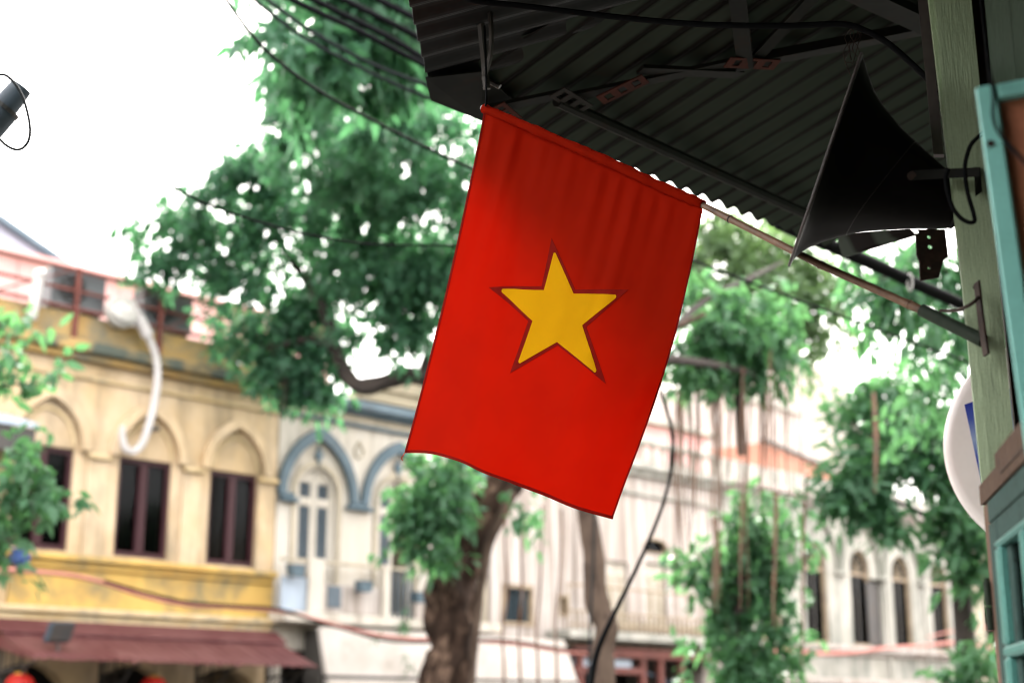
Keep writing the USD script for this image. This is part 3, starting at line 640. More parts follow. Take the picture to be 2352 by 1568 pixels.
# --- further away
dh = T('dark_house', 'narrow shaded brown house beyond the arcaded house, by the right tree', 'house', fw(28, 0, 0))
front = rect(24.7, 31, 0, 5.9)
for a in (25.3, 27.4, 29.3):
    front = front.difference(rect(a, a + 1.3, 3.3, 4.7)).difference(rect(a, a + 1.3, .1, 2.4))
shell(dh, 24.7, 31, 5.9, 8, 'cream_plaster', front)
dh.part('green_sign_board', bx(fw, 25.2, 27.0, .03, .1, 2.75, 3.15, .01), 'teal_mould')
rh = T('salmon_house', 'house with a salmon red wall and dark coping seen above the parapet between aerial roots', 'house', fw(20, -4, 0))
c = [fs(1795, 1000, -3.5), fs(1905, 1055, -3.5), fs(1905, 1115, -3.5), fs(1795, 1085, -3.5)]
rh.part('wall', ext(fw, sg.Polygon([(20.2, 0), (20.2, 8.72), (22.7, 8.45), (24.6, 8.0), (27, 7.6), (27, 0)]), -9, -3.5), 'roof_red')
rh.part('coping', tube([fw(20.1, -3.45, 8.79), fw(20.8, -3.45, 8.72), fw(22.7, -3.45, 8.50), fw(24.7, -3.45, 8.04), fw(27, -3.45, 7.64)], .06, 6), 'iron_dark')
ob = T('orange_house', 'faded orange rooftop room behind the pale house', 'house', fw(15.5, -3.2, 0))
front = rect(13.4, 17.3, 6.0, 8.4).difference(rect(14.0, 14.6, 7.1, 8.0)).difference(rect(15.6, 16.2, 7.1, 8.0))
ob.part('wall', ext(fw, front, -3.5, -3.2), 'pink_paint')
ob.part('back_room', bx(fw, 13.4, 17.3, -6, -4.4, 6, 8.3), 'dark_room')
ob.part('roof', bx(fw, 13.2, 17.5, -6.1, -3.0, 8.405, 8.52), 'grey_plaster')
uh = T('pale_tower_house', 'tall pale grey gable wall behind the aerial roots', 'house', fw(21, -6, 0))
q = [fs(1660, 870, -7), fs(1830, 840, -7), fs(1960, 960, -7)]
uh.part('wall', ext(fw, sg.Polygon([(q[0][0], 0), (q[0][0], q[0][1]), (q[1][0], q[1][1] + .6), (q[2][0] + 2, q[2][1] + .2), (q[2][0] + 2, 0)]), -12, -7), 'pale_plaster')
uh.part('eave', bx(fw, q[0][0], q[1][0], -7.0, -6.9, q[0][1] - .5, q[0][1] - .35), 'grey_plaster')
for k in range(3): uh.part('window', bx(fw, q[0][0] + .8 + k * 1.7, q[0][0] + 1.5 + k * 1.7, -6.99, -6.95, 8.2, 9.3), 'roof_grey')
lt = T('left_neighbour', 'plain ochre house at the left end of the row, outside the picture', 'house', fw(-10, 0, 0))
front = rect(-40, -6.22, 0, 6.8)
for a in (-38, -35, -32, -29, -26, -23, -20, -17.5, -14.5, -12, -9.5): front = front.difference(rect(a, a + 1, 3.6, 5.2))
shell(lt, -40, -6.22, 6.8, 8, 'cream_plaster', front)

ch = T('added_sky_blocker', 'added unseen house block keeping sky light out at the street end behind the camera to the left', 'house', own(-24, 8, 0))  # unseen block added to keep low sky light off the upper post
ch.part('wall', bx(own, -24.3, -24, 1.0, WIDTH - 1.0, 0, 11), 'blocker_dark')
ch.part('side_wall', bx(own, -32, -24.3, 1.0, 1.3, 0, 11), 'blocker_dark')
ch.part('side_wall', bx(own, -32, -24.3, WIDTH - 1.3, WIDTH - 1.0, 0, 11), 'blocker_dark')
ch.part('roof', bx(own, -32, -23.7, .7, WIDTH - .7, 11.0, 11.2), 'stone_tan')
for a in np.arange(2.5, WIDTH - 3, 2.7):
    for z in (1.0, 4.6): ch.part('window', bx(own, -24.0, -23.96, a, a + 1.2, z, z + 1.8), 'maroon_wood')

# ------------------------------------------------------------------ trees
def leaves(points, dirs, length, width, rng):
    """leaf blades (4 triangles each) at points, pointing along dirs"""
    n = len(points)
    L = length * rng.uniform(.55, 1.35, n)[:, None]
    Wd = width * rng.uniform(.75, 1.2, n)[:, None]
    d = dirs / (np.linalg.norm(dirs, axis=1, keepdims=True) + 1e-9)
    side = np.cross(d, rng.normal(size=(n, 3)) + [0, 0, 1.2]); side /= np.linalg.norm(side, axis=1, keepdims=True) + 1e-9
    up = np.cross(side, d)
    fold = rng.uniform(.05, .35, n)[:, None] * Wd
    droop = -rng.uniform(0, .25, n)[:, None] * L
    z = np.array([[0, 0, 1.0]])
    P = np.stack([points, points + d * L * .35 - side * Wd * .5 + up * fold, points + d * L * .35 + side * Wd * .5 + up * fold,
                  points + d * L * .72 - side * Wd * .36 + up * fold * .7 + z * droop * .4, points + d * L * .72 + side * Wd * .36 + up * fold * .7 + z * droop * .4, points + d * L + z * droop], 1)
    base = (np.arange(n) * 6)[:, None]
    F = np.concatenate([base + np.array([[0, 2, 1]]), base + np.array([[1, 2, 4]]), base + np.array([[1, 4, 3]]), base + np.array([[3, 4, 5]])])
    return trimesh.Trimesh(P.reshape(-1, 3), F, process=False)
def crown(clumps, length, width, seed, dens=60, gap=.40, nscale=1.1, squash=.8, per=8, droop=.5):
    """clumps: (px, py, radius px, distance, density factor); twigs of leaves spread through each clump, thinned by noise so that gaps show"""
    rng = np.random.default_rng(seed)
    PP, DD = [], []
    for cl in clumps:
        px, py, rp, Y = cl[:4]
        kf = cl[4] if len(cl) > 4 else 1.0
        c = at(px, py, Y); r = rp * Y / 3377.0
        n = int(dens * kf * math.pi * r * r)
        u = rng.normal(size=(n, 3)); u /= np.linalg.norm(u, axis=1, keepdims=True)
        rad = rng.uniform(0, 1, n) ** .5
        lump = .75 + .5 * meshkit.noise(u * 1.7 + seed + px * .01, seed)
        p = c + u * (rad * lump)[:, None] * r * np.array([1, .5, squash])
        keep = meshkit.fbm(p * nscale, 3, seed) > gap
        p, u = p[keep], u[keep]
        n = len(p)
        tw = u * .6 + rng.normal(size=(n, 3)) * .6 + [0, 0, -.15]
        tw /= np.linalg.norm(tw, axis=1, keepdims=True)
        span = rng.uniform(.20, .45, n)
        for k in range(per):
            t = (k + .5) / per
            pos = p + tw * (span * t)[:, None] + [0, 0, -.1 * t * t * droop] + rng.normal(size=(n, 3)) * .03
            dr = tw * .5 + rng.normal(size=(n, 3)) * .75 + [0, 0, -droop]
            PP.append(pos); DD.append(dr)
    return leaves(np.vstack(PP), np.vstack(DD), length, width, rng)
def fluted(seed, amp=.14, lob=4):
    rng = np.random.default_rng(seed)
    ph = rng.uniform(0, 6, 4)
    return lambda i, th: 1 + amp * np.sin(lob * th + ph[0] + i * .16) + amp * .6 * np.sin((lob + 3) * th + ph[1] - i * .23) + amp * .45 * math.sin(i * .7 + ph[2]) + amp * .3 * np.sin(11 * th + i * .9)
def limb(px, Y, widths, k=6, sides=18, seed=1, amp=.12):
    """px: list of pixel points; widths in pixels; Y: one distance or one for each"""
    Y = np.broadcast_to(Y, (len(px),))
    pts = [at(a, b, y) for (a, b), y in zip(px, Y)]
    return tube(pts, [w * y / 3377 / 2 for w, y in zip(widths, Y)], sides, flute=fluted(seed, amp), k=k)
def to_ground(px, py, Y): 
    p = at(px, py, Y)
    return p

# --- the great banyan
YB = 20.3
bn = T('banyan_tree', 'large old tree with a thick leaning brown trunk below the flag', 'tree', [*at(1030, 1568, YB)[:2], 0])
g1_ = at(1020, 1568, YB)
def pz(p, z, dx=0): return np.array([p[0] + dx, p[1], z])
tr_pts = [pz(g1_, -.1, -.1), pz(g1_, .8, -.05)] + [at(x, y, YB) for x, y in ((1024, 1568), (1040, 1480), (1034, 1400), (1042, 1330), (1062, 1260), (1105, 1190), (1148, 1120), (1195, 1040), (1232, 960), (1262, 870), (1290, 760))]
tr_w = [w * YB / 3377 / 2 for w in (190, 150, 122, 106, 112, 104, 88, 78, 82, 80, 72, 62, 50)]
bn.part('trunk', tube(tr_pts, tr_w, 30, flute=fluted(3, .17, 4), k=9), 'bark', smooth=True)
bn.part('limb', limb([(1262, 870), (1120, 850), (1030, 880), (975, 868), (930, 862), (880, 878), (830, 888), (795, 858), (772, 800), (745, 720), (700, 640), (640, 560), (600, 500)], YB, [60, 52, 46, 40, 38, 36, 40, 38, 30, 24, 18, 12, 6], seed=5), 'bark_dark', smooth=True)
bn.part('limb', limb([(1262, 900), (1180, 700), (1080, 520), (1000, 380), (960, 240), (900, 120), (800, 20)], [20.3, 20.6, 20.8, 20.5, 19, 17, 15], [50, 38, 28, 20, 14, 10, 6], seed=6), 'bark_dark', smooth=True)
bn.part('limb', limb([(1290, 760), (1330, 600), (1350, 420), (1300, 200)], YB, [50, 40, 30, 20], seed=7), 'bark_dark', smooth=True)
bn.part('limb', limb([(772, 800), (700, 780), (620, 800), (560, 760)], YB, [26, 20, 14, 6], seed=8), 'bark_dark', smooth=True)
bn.part('limb', limb([(960, 740), (985, 800), (972, 868)], YB, [16, 24, 34], seed=18), 'bark_dark', smooth=True)
bn.part('side_stem', limb([(1178, 1130), (1150, 1190), (1122, 1250), (1108, 1330), (1095, 1420), (1080, 1600), (1075, 1800)], YB - .3, [30, 24, 20, 18, 18, 20, 20], seed=9), 'bark_pale', smooth=True)
for i, (x0, y0, x1) in enumerate(((1165, 1150, 1158), (1200, 1165, 1195), (1246, 1160, 1236), (1290, 1170, 1280))):
    bn.part('aerial_root', tube([at(x0, y0, YB - .5), at(x0 - 5 + 2 * i, 1240, YB - .5), at((x0 + x1) / 2 + 4 - 2 * i, 1350, YB - .55), at(x1 - 4, 1455, YB - .5), at(x1, 1560, YB - .5), [*at(x1, 1600, YB - .5)[:2], 0]], [.018, .014, .024 - .003 * i, .016, .022, .04], 7, k=4), 'root')
for x0, y0, x1, y1 in ((640, 900, 640, 930), (655, 900, 650, 960)): 
    bn.part('twig', limb([(620, 780), (x0, 860), (x1, y1)], YB, [10, 10, 5], k=3, sides=6, seed=11), 'bark_dark')
BC = [(1010, 470, 120, 19), (900, 330, 130, 19, 1.1), (760, 330, 120, 19), (700, 220, 90, 18), (840, 470, 120, 19.5), (690, 440, 110, 19.5), (560, 430, 95, 20), (500, 520, 110, 20), (400, 520, 80, 20, .9), (355, 545, 60, 20, .7), (620, 560, 120, 20, 1.1), (460, 620, 100, 20, 1.1),
      (390, 640, 75, 20), (570, 680, 110, 20, 1.2), (690, 700, 110, 20.5, 1.2), (640, 800, 100, 20.5, 1.3), (720, 840, 90, 20.5, 1.2), (640, 880, 55, 20.5, 1.1), (740, 900, 45, 20.5, 1.0), (850, 620, 120, 19.5), (950, 620, 100, 19.5), (900, 740, 95, 20, 1.1), (810, 740, 60, 20), (950, 770, 60, 20, 1.1),
      (1050, 600, 90, 19.5), (1050, 330, 110, 19), (970, 210, 110, 18.5), (1060, 740, 70, 20), (540, 770, 60, 20.5), (860, 560, 80, 20.6, 1.2), (760, 560, 90, 20.8, 1.2), (800, 690, 70, 20.8), (570, 590, 70, 20.8, 1.1), (1000, 560, 70, 20.9, 1.1)]
BC += [(600, 375, 60, 19.6), (545, 395, 55, 19.6), (485, 425, 48, 19.6), (430, 445, 40, 19.8), (640, 260, 45, 17), (1000, 640, 70, 20), (960, 560, 70, 20), (1020, 500, 70, 19.5), (900, 640, 70, 20), (930, 700, 60, 20), (870, 430, 60, 19), (640, 420, 60, 19.8), (660, 180, 60, 16), (700, 290, 80, 17), (790, 260, 90, 17), (860, 380, 90, 18), (770, 400, 90, 18.5), (930, 430, 80, 18.5), (960, 300, 90, 17.5), (690, 360, 60, 18), (640, 330, 40, 18), (500, 455, 55, 19.5), (440, 470, 45, 19.5), (880, 280, 80, 17), (1000, 260, 80, 17), (330, 590, 50, 20, .8), (290, 530, 28, 20, .6), (1040, 400, 80, 18.5), (820, 330, 70, 17.5), (580, 520, 70, 19.6)]
bn.part('crown', crown(BC, .17, .085, 21, dens=78, gap=.43, nscale=1.9), 'leaf_deep', kind='stuff')
BC2 = [(680, 20, 90, 13), (800, 20, 110, 13), (900, 60, 100, 13.5), (740, 130, 80, 13), (850, 160, 90, 14), (650, 80, 55, 12.5, .8), (620, 30, 45, 12.5, .7), (940, 150, 70, 14), (690, 200, 60, 13.5, .7), (930, -60, 130, 13), (720, -90, 120, 13)]
bn.part('crown', crown(BC2, .26, .10, 22, dens=110, gap=.42, nscale=1.4, per=7, droop=.9), 'leaf_deep', kind='stuff')
BC3 = [(1000, 1100, 60, 19.6), (1050, 1080, 50, 19.6), (970, 1170, 62, 19.4, 1.2), (1020, 1190, 60, 19.4, 1.2), (950, 1230, 42, 19.4), (1010, 1250, 42, 19.4, 1.1), (1060, 1150, 36, 19.4), (1230, 1190, 28, 19.5, .6), (1180, 1170, 24, 19.5, .5)]
bn.part('crown', crown(BC3, .19, .085, 23, dens=110, gap=.38, nscale=1.5), 'leaf_fresh', kind='stuff')

# --- the slender tree in front, crown to the right of the flag, with hanging roots
YS = 15.0
sl = T('slender_tree', 'slender pale barked tree right of the thick trunk, its crown hung with roots', 'tree', [*at(1385, 1568, YS)[:2], 0])
g2_ = at(1386, 1568, YS)
spts = [pz(g2_, -.1), pz(g2_, .8, -.02)] + [at(x, y, YS) for x, y in ((1388, 1568), (1384, 1500), (1392, 1440), (1372, 1390), (1366, 1330), (1364, 1270), (1354, 1210), (1346, 1160), (1345, 1090), (1365, 1000), (1410, 900), (1470, 820), (1540, 760), (1620, 720))]
sl.part('trunk', tube(spts, [w * YS / 3377 / 2 for w in (70, 62, 56, 52, 52, 56, 52, 50, 47, 44, 42, 38, 34, 28, 20, 12)], 20, flute=fluted(12, .06, 3), k=7), 'bark_pale', smooth=True)
sl.part('limb', limb([(1470, 820), (1580, 830), (1700, 850), (1760, 880)], [15, 15.6, 16.5, 17], [26, 22, 16, 8], seed=13), 'bark_dark', smooth=True)
sl.part('limb', limb([(1540, 760), (1620, 690), (1720, 640), (1800, 600)], [15, 16, 17, 18], [20, 16, 12, 6], seed=14), 'bark_dark', smooth=True)
sl.part('limb', limb([(1692, 850), (1698, 920), (1700, 985), (1702, 1045)], 17, [26, 24, 20, 16], seed=15, sides=10), 'bark_dark', smooth=True)
SC = [(1610, 700, 85, 16, 1.1), (1690, 720, 80, 16.5, 1.1), (1600, 800, 70, 16.5, 1.2), (1680, 810, 80, 17, 1.2), (1760, 800, 60, 17), (1770, 720, 60, 17, .9), (1620, 860, 40, 16.5), (1720, 870, 50, 17, .9), (1560, 780, 50, 16), (1550, 850, 35, 16)]
sl.part('crown', crown(SC, .18, .085, 31, dens=120, gap=.37, nscale=1.5), 'leaf_fresh', kind='stuff')
SD = [(1650, 600, 85, 22), (1740, 600, 90, 22, .9), (1830, 680, 90, 23, .75), (1800, 620, 80, 23, .8), (1880, 740, 80, 23, .5), (1820, 760, 70, 23, .6), (1740, 680, 60, 22.5), (1600, 640, 60, 22, .9), (1700, 560, 70, 23, .8), (1590, 560, 50, 22, .7), (1860, 830, 60, 23, .3), (1790, 540, 70, 23, .6), (1870, 620, 60, 23, .5), (1940, 640, 60, 22, .5), (1660, 540, 60, 22), (1570, 600, 50, 22), (1700, 640, 70, 22), (1780, 660, 70, 22.5, .8), (1840, 600, 60, 22.5, .6)]
sl.part('crown', crown(SD, .19, .09, 32, dens=105, gap=.40, nscale=1.5), 'leaf_dull', kind='stuff')
rng = np.random.default_rng(77)
roots = [(1562, 900, 1345, .016), (1600, 900, 1180, .022), (1670, 880, 1100, .020), (1712, 900, 1400, .017), (1745, 880, 1130, .022), (1757, 900, 1080, .022), (1779, 1190, 1440, .026), (1850, 1150, 1530, .021), (1640, 1250, 1390, .019)]
roots += [(x, rng.uniform(860, 960), rng.uniform(1050, 1420) if x < 1760 else rng.uniform(1000, 1180), rng.uniform(.006, .013)) for x in rng.uniform(1535, 1840, 34)]
for x, y0, y1, r in roots:
    Y = 17.2 + rng.uniform(-.8, .8)
    yy = np.linspace(y0 - 60, y1, 9)
    w = np.cumsum(rng.normal(0, 1.6, 9)) + 3 * np.sin(yy / 60 + x)
    sl.part('aerial_root', tube([at(x + dx, y, Y) for dx, y in zip(w, yy)], [r * k for k in (1, 1.1, .9, 1.0, .85, .9, .7, .6, .25)], 6, k=3), 'root')

# --- bushy young tree low in the middle right
YY = 18.0
yt = T('young_tree', 'bushy young tree with hanging roots in front of the pale and grey houses', 'tree', [*at(1715, 1600, YY)[:2], 0])
gy_ = at(1715, 1600, YY)
yt.part('trunk', tube([pz(gy_, -.1), pz(gy_, .9), at(1715, 1568, YY), at(1708, 1480, YY), at(1700, 1400, YY), at(1705, 1310, YY), at(1720, 1230, YY)], [.13, .11, .10, .09, .075, .05, .02], 12, flute=fluted(16, .08), k=6), 'bark_dark', smooth=True)
for i, (a, b) in enumerate((((1700, 1400), (1640, 1250)), ((1705, 1310), (1800, 1230)), ((1708, 1480), (1790, 1400)), ((1712, 1540), (1640, 1500)))):
    yt.part('limb', limb([a, ((a[0] + b[0]) / 2, (a[1] + b[1]) / 2 + 15), b], YY, [14, 10, 5], seed=40 + i, sides=8), 'bark_dark', smooth=True)
YC = [(1640, 1240, 62, 18), (1700, 1220, 50, 18), (1620, 1300, 50, 18), (1700, 1300, 70, 18.2, 1.1), (1660, 1370, 60, 18.2), (1750, 1260, 50, 18, .8), (1740, 1370, 60, 18, .9), (1680, 1460, 70, 18, 1.1), (1640, 1540, 70, 17.6, 1.2), (1740, 1470, 60, 17.8), (1720, 1560, 80, 17.6, 1.2), (1810, 1500, 55, 17.6, .8), (1790, 1420, 45, 17.8, .7), (1820, 1225, 46, 18.5, .5), (1870, 1255, 30, 18.5, .35), (1790, 1180, 45, 18.4, .5), (1800, 1320, 40, 18, .5), (1735, 1150, 40, 18.2, .45), (1700, 1180, 36, 18)]
yt.part('crown', crown(YC, .18, .085, 41, dens=120, gap=.40, nscale=1.6), 'leaf_fresh', kind='stuff')

# --- the broad tree at the right, in front of the grey house
YR = 16.5
rt = T('feathery_tree', 'broad dense green tree between the white sign and the grey house', 'tree', [*at(2232, 1600, YR)[:2], 0])
gr_ = at(2225, 1600, YR)
rt.part('trunk', tube([pz(gr_, -.1), pz(gr_, .9), at(2222, 1568, YR), at(2215, 1450, YR), at(2205, 1340, YR), at(2195, 1230, YR), at(2180, 1100, YR), at(2130, 980, YR), at(2080, 900, YR)], [.16, .14, .125, .11, .10, .09, .075, .05, .02], 14, flute=fluted(17, .08), k=6), 'bark_dark', smooth=True)
for i, (a, b, c_) in enumerate((((2195, 1230), (2100, 1170), (1980, 1120)), ((2180, 1100), (2080, 1060), (1990, 1000)), ((2180, 1100), (2230, 1000), (2260, 900)), ((2205, 1340), (2240, 1290), (2270, 1230)))):
    rt.part('limb', limb([a, b, c_], YR, [20, 13, 5], seed=50 + i, sides=8), 'bark_dark', smooth=True)
rt.part('aerial_root', tube([at(2006, 900, YR - .5), at(2012, 1010, YR - .5), at(2010, 1130, YR - .5)], [.022, .03, .012], 6, k=3), 'root')
RC = [(1990, 940, 62, 17, 1.1), (2050, 900, 55, 17), (2010, 1020, 75, 16.8, 1.2), (1960, 1090, 55, 16.5, 1.1), (2030, 1110, 80, 16.5, 1.2), (2110, 1060, 85, 16.5, 1.1), (1945, 1140, 45, 16.4), (2060, 1180, 62, 16.4, 1.2), (2130, 1160, 75, 16.4, 1.1), (2190, 1090, 70, 16.4), (2200, 1190, 70, 16.3, 1.1), (2150, 1225, 40, 16.3, .8), (2215, 1240, 50, 16.3), (2255, 1270, 50, 16.2), (2230, 1320, 28, 16.2, .7), (2265, 1340, 35, 16.2, .7), (2100, 980, 60, 17), (2000, 880, 32, 17, .8), (2160, 1000, 70, 16.8), (2230, 1550, 45, 16, 1.1), (2270, 1520, 40, 16), (2210, 1430, 28, 16.2, .6)]
rt.part('crown', crown(RC, .20, .075, 51, dens=135, gap=.40, nscale=1.5, squash=.7, droop=.3), 'leaf_fresh', kind='stuff')
RY = [(2130, 900, 60, 14.5, .9), (2180, 860, 45, 14.5, .9), (2110, 960, 45, 14.5, .7), (2190, 930, 45, 14.5, .8), (2060, 960, 32, 15, .5), (2230, 840, 45, 14.5, .8)]
rt.part('crown', crown(RY, .17, .06, 52, dens=110, gap=.42, nscale=1.8, per=7, droop=.4), 'leaf_fresh', kind='stuff', label='yellow green sprays of leaves beside the white sign')

# --- the nearer bough hanging in from behind the post
YN = 12.0
nb = T('near_tree', 'tree whose drooping dark leaves hang in beside the green post under the canopy', 'tree', [*at(2620, 1600, YN)[:2], 0])
gn_ = at(2620, 1600, YN)
nb.part('trunk', tube([pz(gn_, -.1), pz(gn_, 1.5), at(2610, 1300, YN), at(2590, 1000, YN), at(2560, 700, YN), at(2500, 450, YN)], [.2, .17, .15, .13, .1, .05], 14, flute=fluted(19, .08), k=6), 'bark_dark', smooth=True)
nb.part('limb', limb([(2575, 850), (2420, 700), (2260, 640), (2120, 620), (2020, 640)], YN, [40, 30, 20, 12, 5], seed=60, sides=10), 'bark_dark', smooth=True)
nb.part('limb', limb([(2260, 640), (2220, 720), (2190, 790)], YN, [14, 10, 4], seed=61, sides=8), 'bark_dark', smooth=True)
NC = [(2000, 640, 70, 12.5, .8), (2080, 610, 80, 12.3, .9), (2160, 600, 80, 12, 1.0), (2060, 700, 75, 12.2, 1.0), (2140, 700, 75, 12, 1.1), (2210, 660, 70, 12, 1.1), (2180, 750, 60, 11.8, 1.1), (2100, 760, 40, 12, .7), (1980, 700, 45, 12.5, .6), (2230, 770, 45, 11.8, 1.0), (2000, 570, 60, 12.5, .6), (2300, 700, 90, 12), (2350, 600, 120, 12)]
nb.part('crown', crown(NC, .21, .065, 61, dens=105, gap=.43, nscale=1.9, per=6, droop=1.1), 'leaf_fresh', kind='stuff')

# --- foliage at the left frame edge
YL = 13.0
lf = T('left_tree', 'light green leafy boughs reaching in at the left frame edge', 'tree', [*at(-180, 1600, YL)[:2], 0])
gl_ = at(-180, 1600, YL)
lf.part('trunk', tube([pz(gl_, -.1), pz(gl_, 1.2), at(-170, 1350, YL), at(-150, 1150, YL), at(-120, 950, YL), at(-60, 800, YL), at(0, 740, YL)], [.16, .14, .12, .1, .08, .05, .02], 12, flute=fluted(24, .08), k=6), 'bark_pale', smooth=True)
for i, (a, b, c_) in enumerate((((-160, 1250), (-40, 1180), (90, 1120)), ((-120, 950), (-20, 890), (90, 880)), ((-165, 1300), (-60, 1270), (40, 1230)))):
    lf.part('limb', limb([a, b, c_], YL, [16, 10, 4], seed=70 + i, sides=8), 'bark_pale', smooth=True)
LC = [(0, 730, 45, 13, .8), (45, 745, 28, 13, .6), (10, 800, 50, 13, .8), (70, 850, 42, 13, .7), (20, 890, 40, 13, .7), (100, 870, 38, 13, .8), (140, 885, 20, 13, .6), (30, 930, 20, 13, .6), (-40, 850, 60, 13), (20, 1040, 40, 13, .9), (70, 1110, 55, 13, 1.1), (130, 1105, 40, 13, 1.1), (20, 1130, 55, 13, 1.0), (60, 1190, 45, 13, .9), (10, 1230, 45, 13, .9), (-30, 1180, 60, 13), (120, 1150, 24, 13, .7), (30, 1290, 25, 13, .6)]
lf.part('crown', crown(LC, .16, .085, 71, dens=80, gap=.40, nscale=1.8), 'leaf_fresh', kind='stuff')
pt = T('blue_pot', 'small round blue plant pot on the sill ledge of the yellow house at far left', 'pot', fw(-2.95, .3, 3.5))
q = fs(47, 1282, .25)
prof = tube([fw(q[0], .25, q[1] - .1), fw(q[0], .25, q[1] - .04), fw(q[0], .25, q[1] + .05), fw(q[0], .25, q[1] + .09), fw(q[0], .25, q[1] + .10)], [.07, .12, .13, .10, .12], 16)
pt.part('body', prof, 'planter_blue', smooth=30)
pt.part('rim', tube([fw(q[0], .25, q[1] + .10), fw(q[0], .25, q[1] + .125)], .125, 16), 'planter_blue')
# weeds on ledges
wd = T('ledge_weeds', 'small green weeds growing on the ledge of the white fascia', 'plant', fw(3.8, .5, 2.9))
wd.part('foliage', crown([(915, 1445, 16, fw(3.6, .45, 0)[1], 2), (870, 1437, 8, fw(3.3, .45, 0)[1], 2), (922, 1498, 8, fw(3.6, .52, 0)[1], 2)], .12, .04, 81, dens=120, gap=.2), 'leaf_fresh', kind='stuff')
wd.part('stem', rod(fw(3.72, .45, 2.9), fw(3.74, .45, 3.15), .012, 5), 'bark_dark')

# ------------------------------------------------------------------ wires across the street
def cable(name, label, pts, r, m='cable_black', group=None, k=8):
    single(name, tube(pts, r, 7, k=k), m, label, 'cable', group, smooth=True)
cable('overhead_wire', 'dark wire dropping from the top edge down behind the left side of the flag', [at(x, y, Y) for x, y, Y in ((480, -70, 6.4), (520, 0, 6.5), (572, 72, 6.6), (628, 132, 6.7), (725, 205, 6.9), (830, 263, 7.1), (960, 330, 7.3), (1085, 388, 7.5), (1300, 480, 7.9), (1700, 640, 8.7), (2300, 860, 10))], .0095)
cable('overhead_wire', 'thin wire sagging across the green crown at mid height left of the flag', [at(x, y, Y) for x, y, Y in ((250, 330, 6.0), (370, 410, 6.2), (450, 457, 6.35), (550, 495, 6.5), (650, 525, 6.65), (780, 552, 6.8), (880, 562, 6.95), (1045, 564, 7.2), (1300, 572, 7.6))], .0062, 'cable_black')
grp = 'bundle of wires at the top behind the canopy corner'
for i, pts in enumerate((((560, -60), (680, 5), (830, 75), (975, 150), (1200, 260)), ((620, -50), (760, 20), (900, 90), (1000, 150), (1200, 250)), ((700, -45), (840, 25), (960, 85), (1200, 215)), ((560, -20), (680, 75), (800, 142), (950, 212), (1105, 268), (1300, 340)), ((600, -10), (720, 75), (860, 150), (1000, 205), (1105, 258), (1300, 335)), ((760, -60), (870, 0), (985, 60), (1200, 180)), ((650, -70), (790, 0), (920, 65), (1000, 110), (1200, 220)))):
    lab = ('uppermost thick dark wire', 'second dark wire', 'third dark wire', 'lowest wire', 'slack wire just above the lowest one', 'short upper wire beside the sheet edge', 'thick wire in the middle')[i] + ' of the bundle left of the canopy corner'
    cable('street_wire', lab, [at(x, y, 7.5 + .8 * (x - 560) / 640 + i * .12) for x, y in pts], (.019, .021, .019, .012, .013, .024, .024)[i], 'cable_slate' if i in (3, 4) else 'cable_black', grp)
fo = lambda x, y, o: fw(fs(x, y, o)[0], o, fs(x, y, o)[1])
cable('street_cable', 'thick dusty red cable sagging across the yellow balustrade', [fo(x, y, 1.3) for x, y in ((-60, 1300), (60, 1311), (160, 1320), (240, 1338), (330, 1368), (430, 1388), (520, 1393), (640, 1402), (720, 1420), (830, 1450), (940, 1466), (1060, 1468), (1200, 1480), (1300, 1496), (1420, 1502))], .028, 'cable_red')
cable('street_cable', 'black cable running just above the dusty red one', [fo(x, y, 1.32) for x, y in ((240, 1333), (330, 1358), (430, 1382), (520, 1389), (640, 1398), (720, 1424), (800, 1446), (880, 1468), (980, 1474), (1120, 1468), (1200, 1474), (1300, 1490), (1430, 1500))], .02, 'cable_black')
cable('street_cable', 'dusty red cable waving across the sill of the grey house at right', [fo(x, y, 1.0) for x, y in ((1690, 1520), (1740, 1502), (1800, 1492), (1880, 1500), (1950, 1498), (2030, 1488), (2120, 1482), (2190, 1475), (2240, 1478), (2290, 1490), (2400, 1520))], .045, 'cable_red')
cable('street_cable', 'thin dusty red cable above the waving one at the far right', [fo(x, y, .9) for x, y in ((2130, 1462), (2200, 1446), (2260, 1440), (2350, 1436))], .02, 'cable_red')
cable('drop_cable', 'black cable hanging from behind the flag and down along the slender trunk', [at(x, y, Y) for x, y, Y in ((1500, 800, 8.8), (1512, 870, 8.9), (1524, 920, 9.0), (1541, 975, 9.1), (1546, 1030, 9.1), (1538, 1100, 9.1), (1515, 1180, 9.1), (1478, 1270, 9.1), (1440, 1350, 9.1), (1405, 1420, 9.1), (1378, 1480, 9.2), (1364, 1530, 9.3), (1356, 1600, 9.4), (1352, 1700, 9.5), (1350, 1830, 9.6))], [.009, .009, .010, .011, .012, .011, .012, .013, .014, .017, .020, .020, .018, .018, .018])
cable('drop_cable', 'thin slate cable hanging straight beside the slender trunk', [at(x, y, 14.4) for x, y in ((1366, 1160), (1362, 1300), (1356, 1440), (1352, 1568), (1350, 1700))], .014, 'cable_slate')

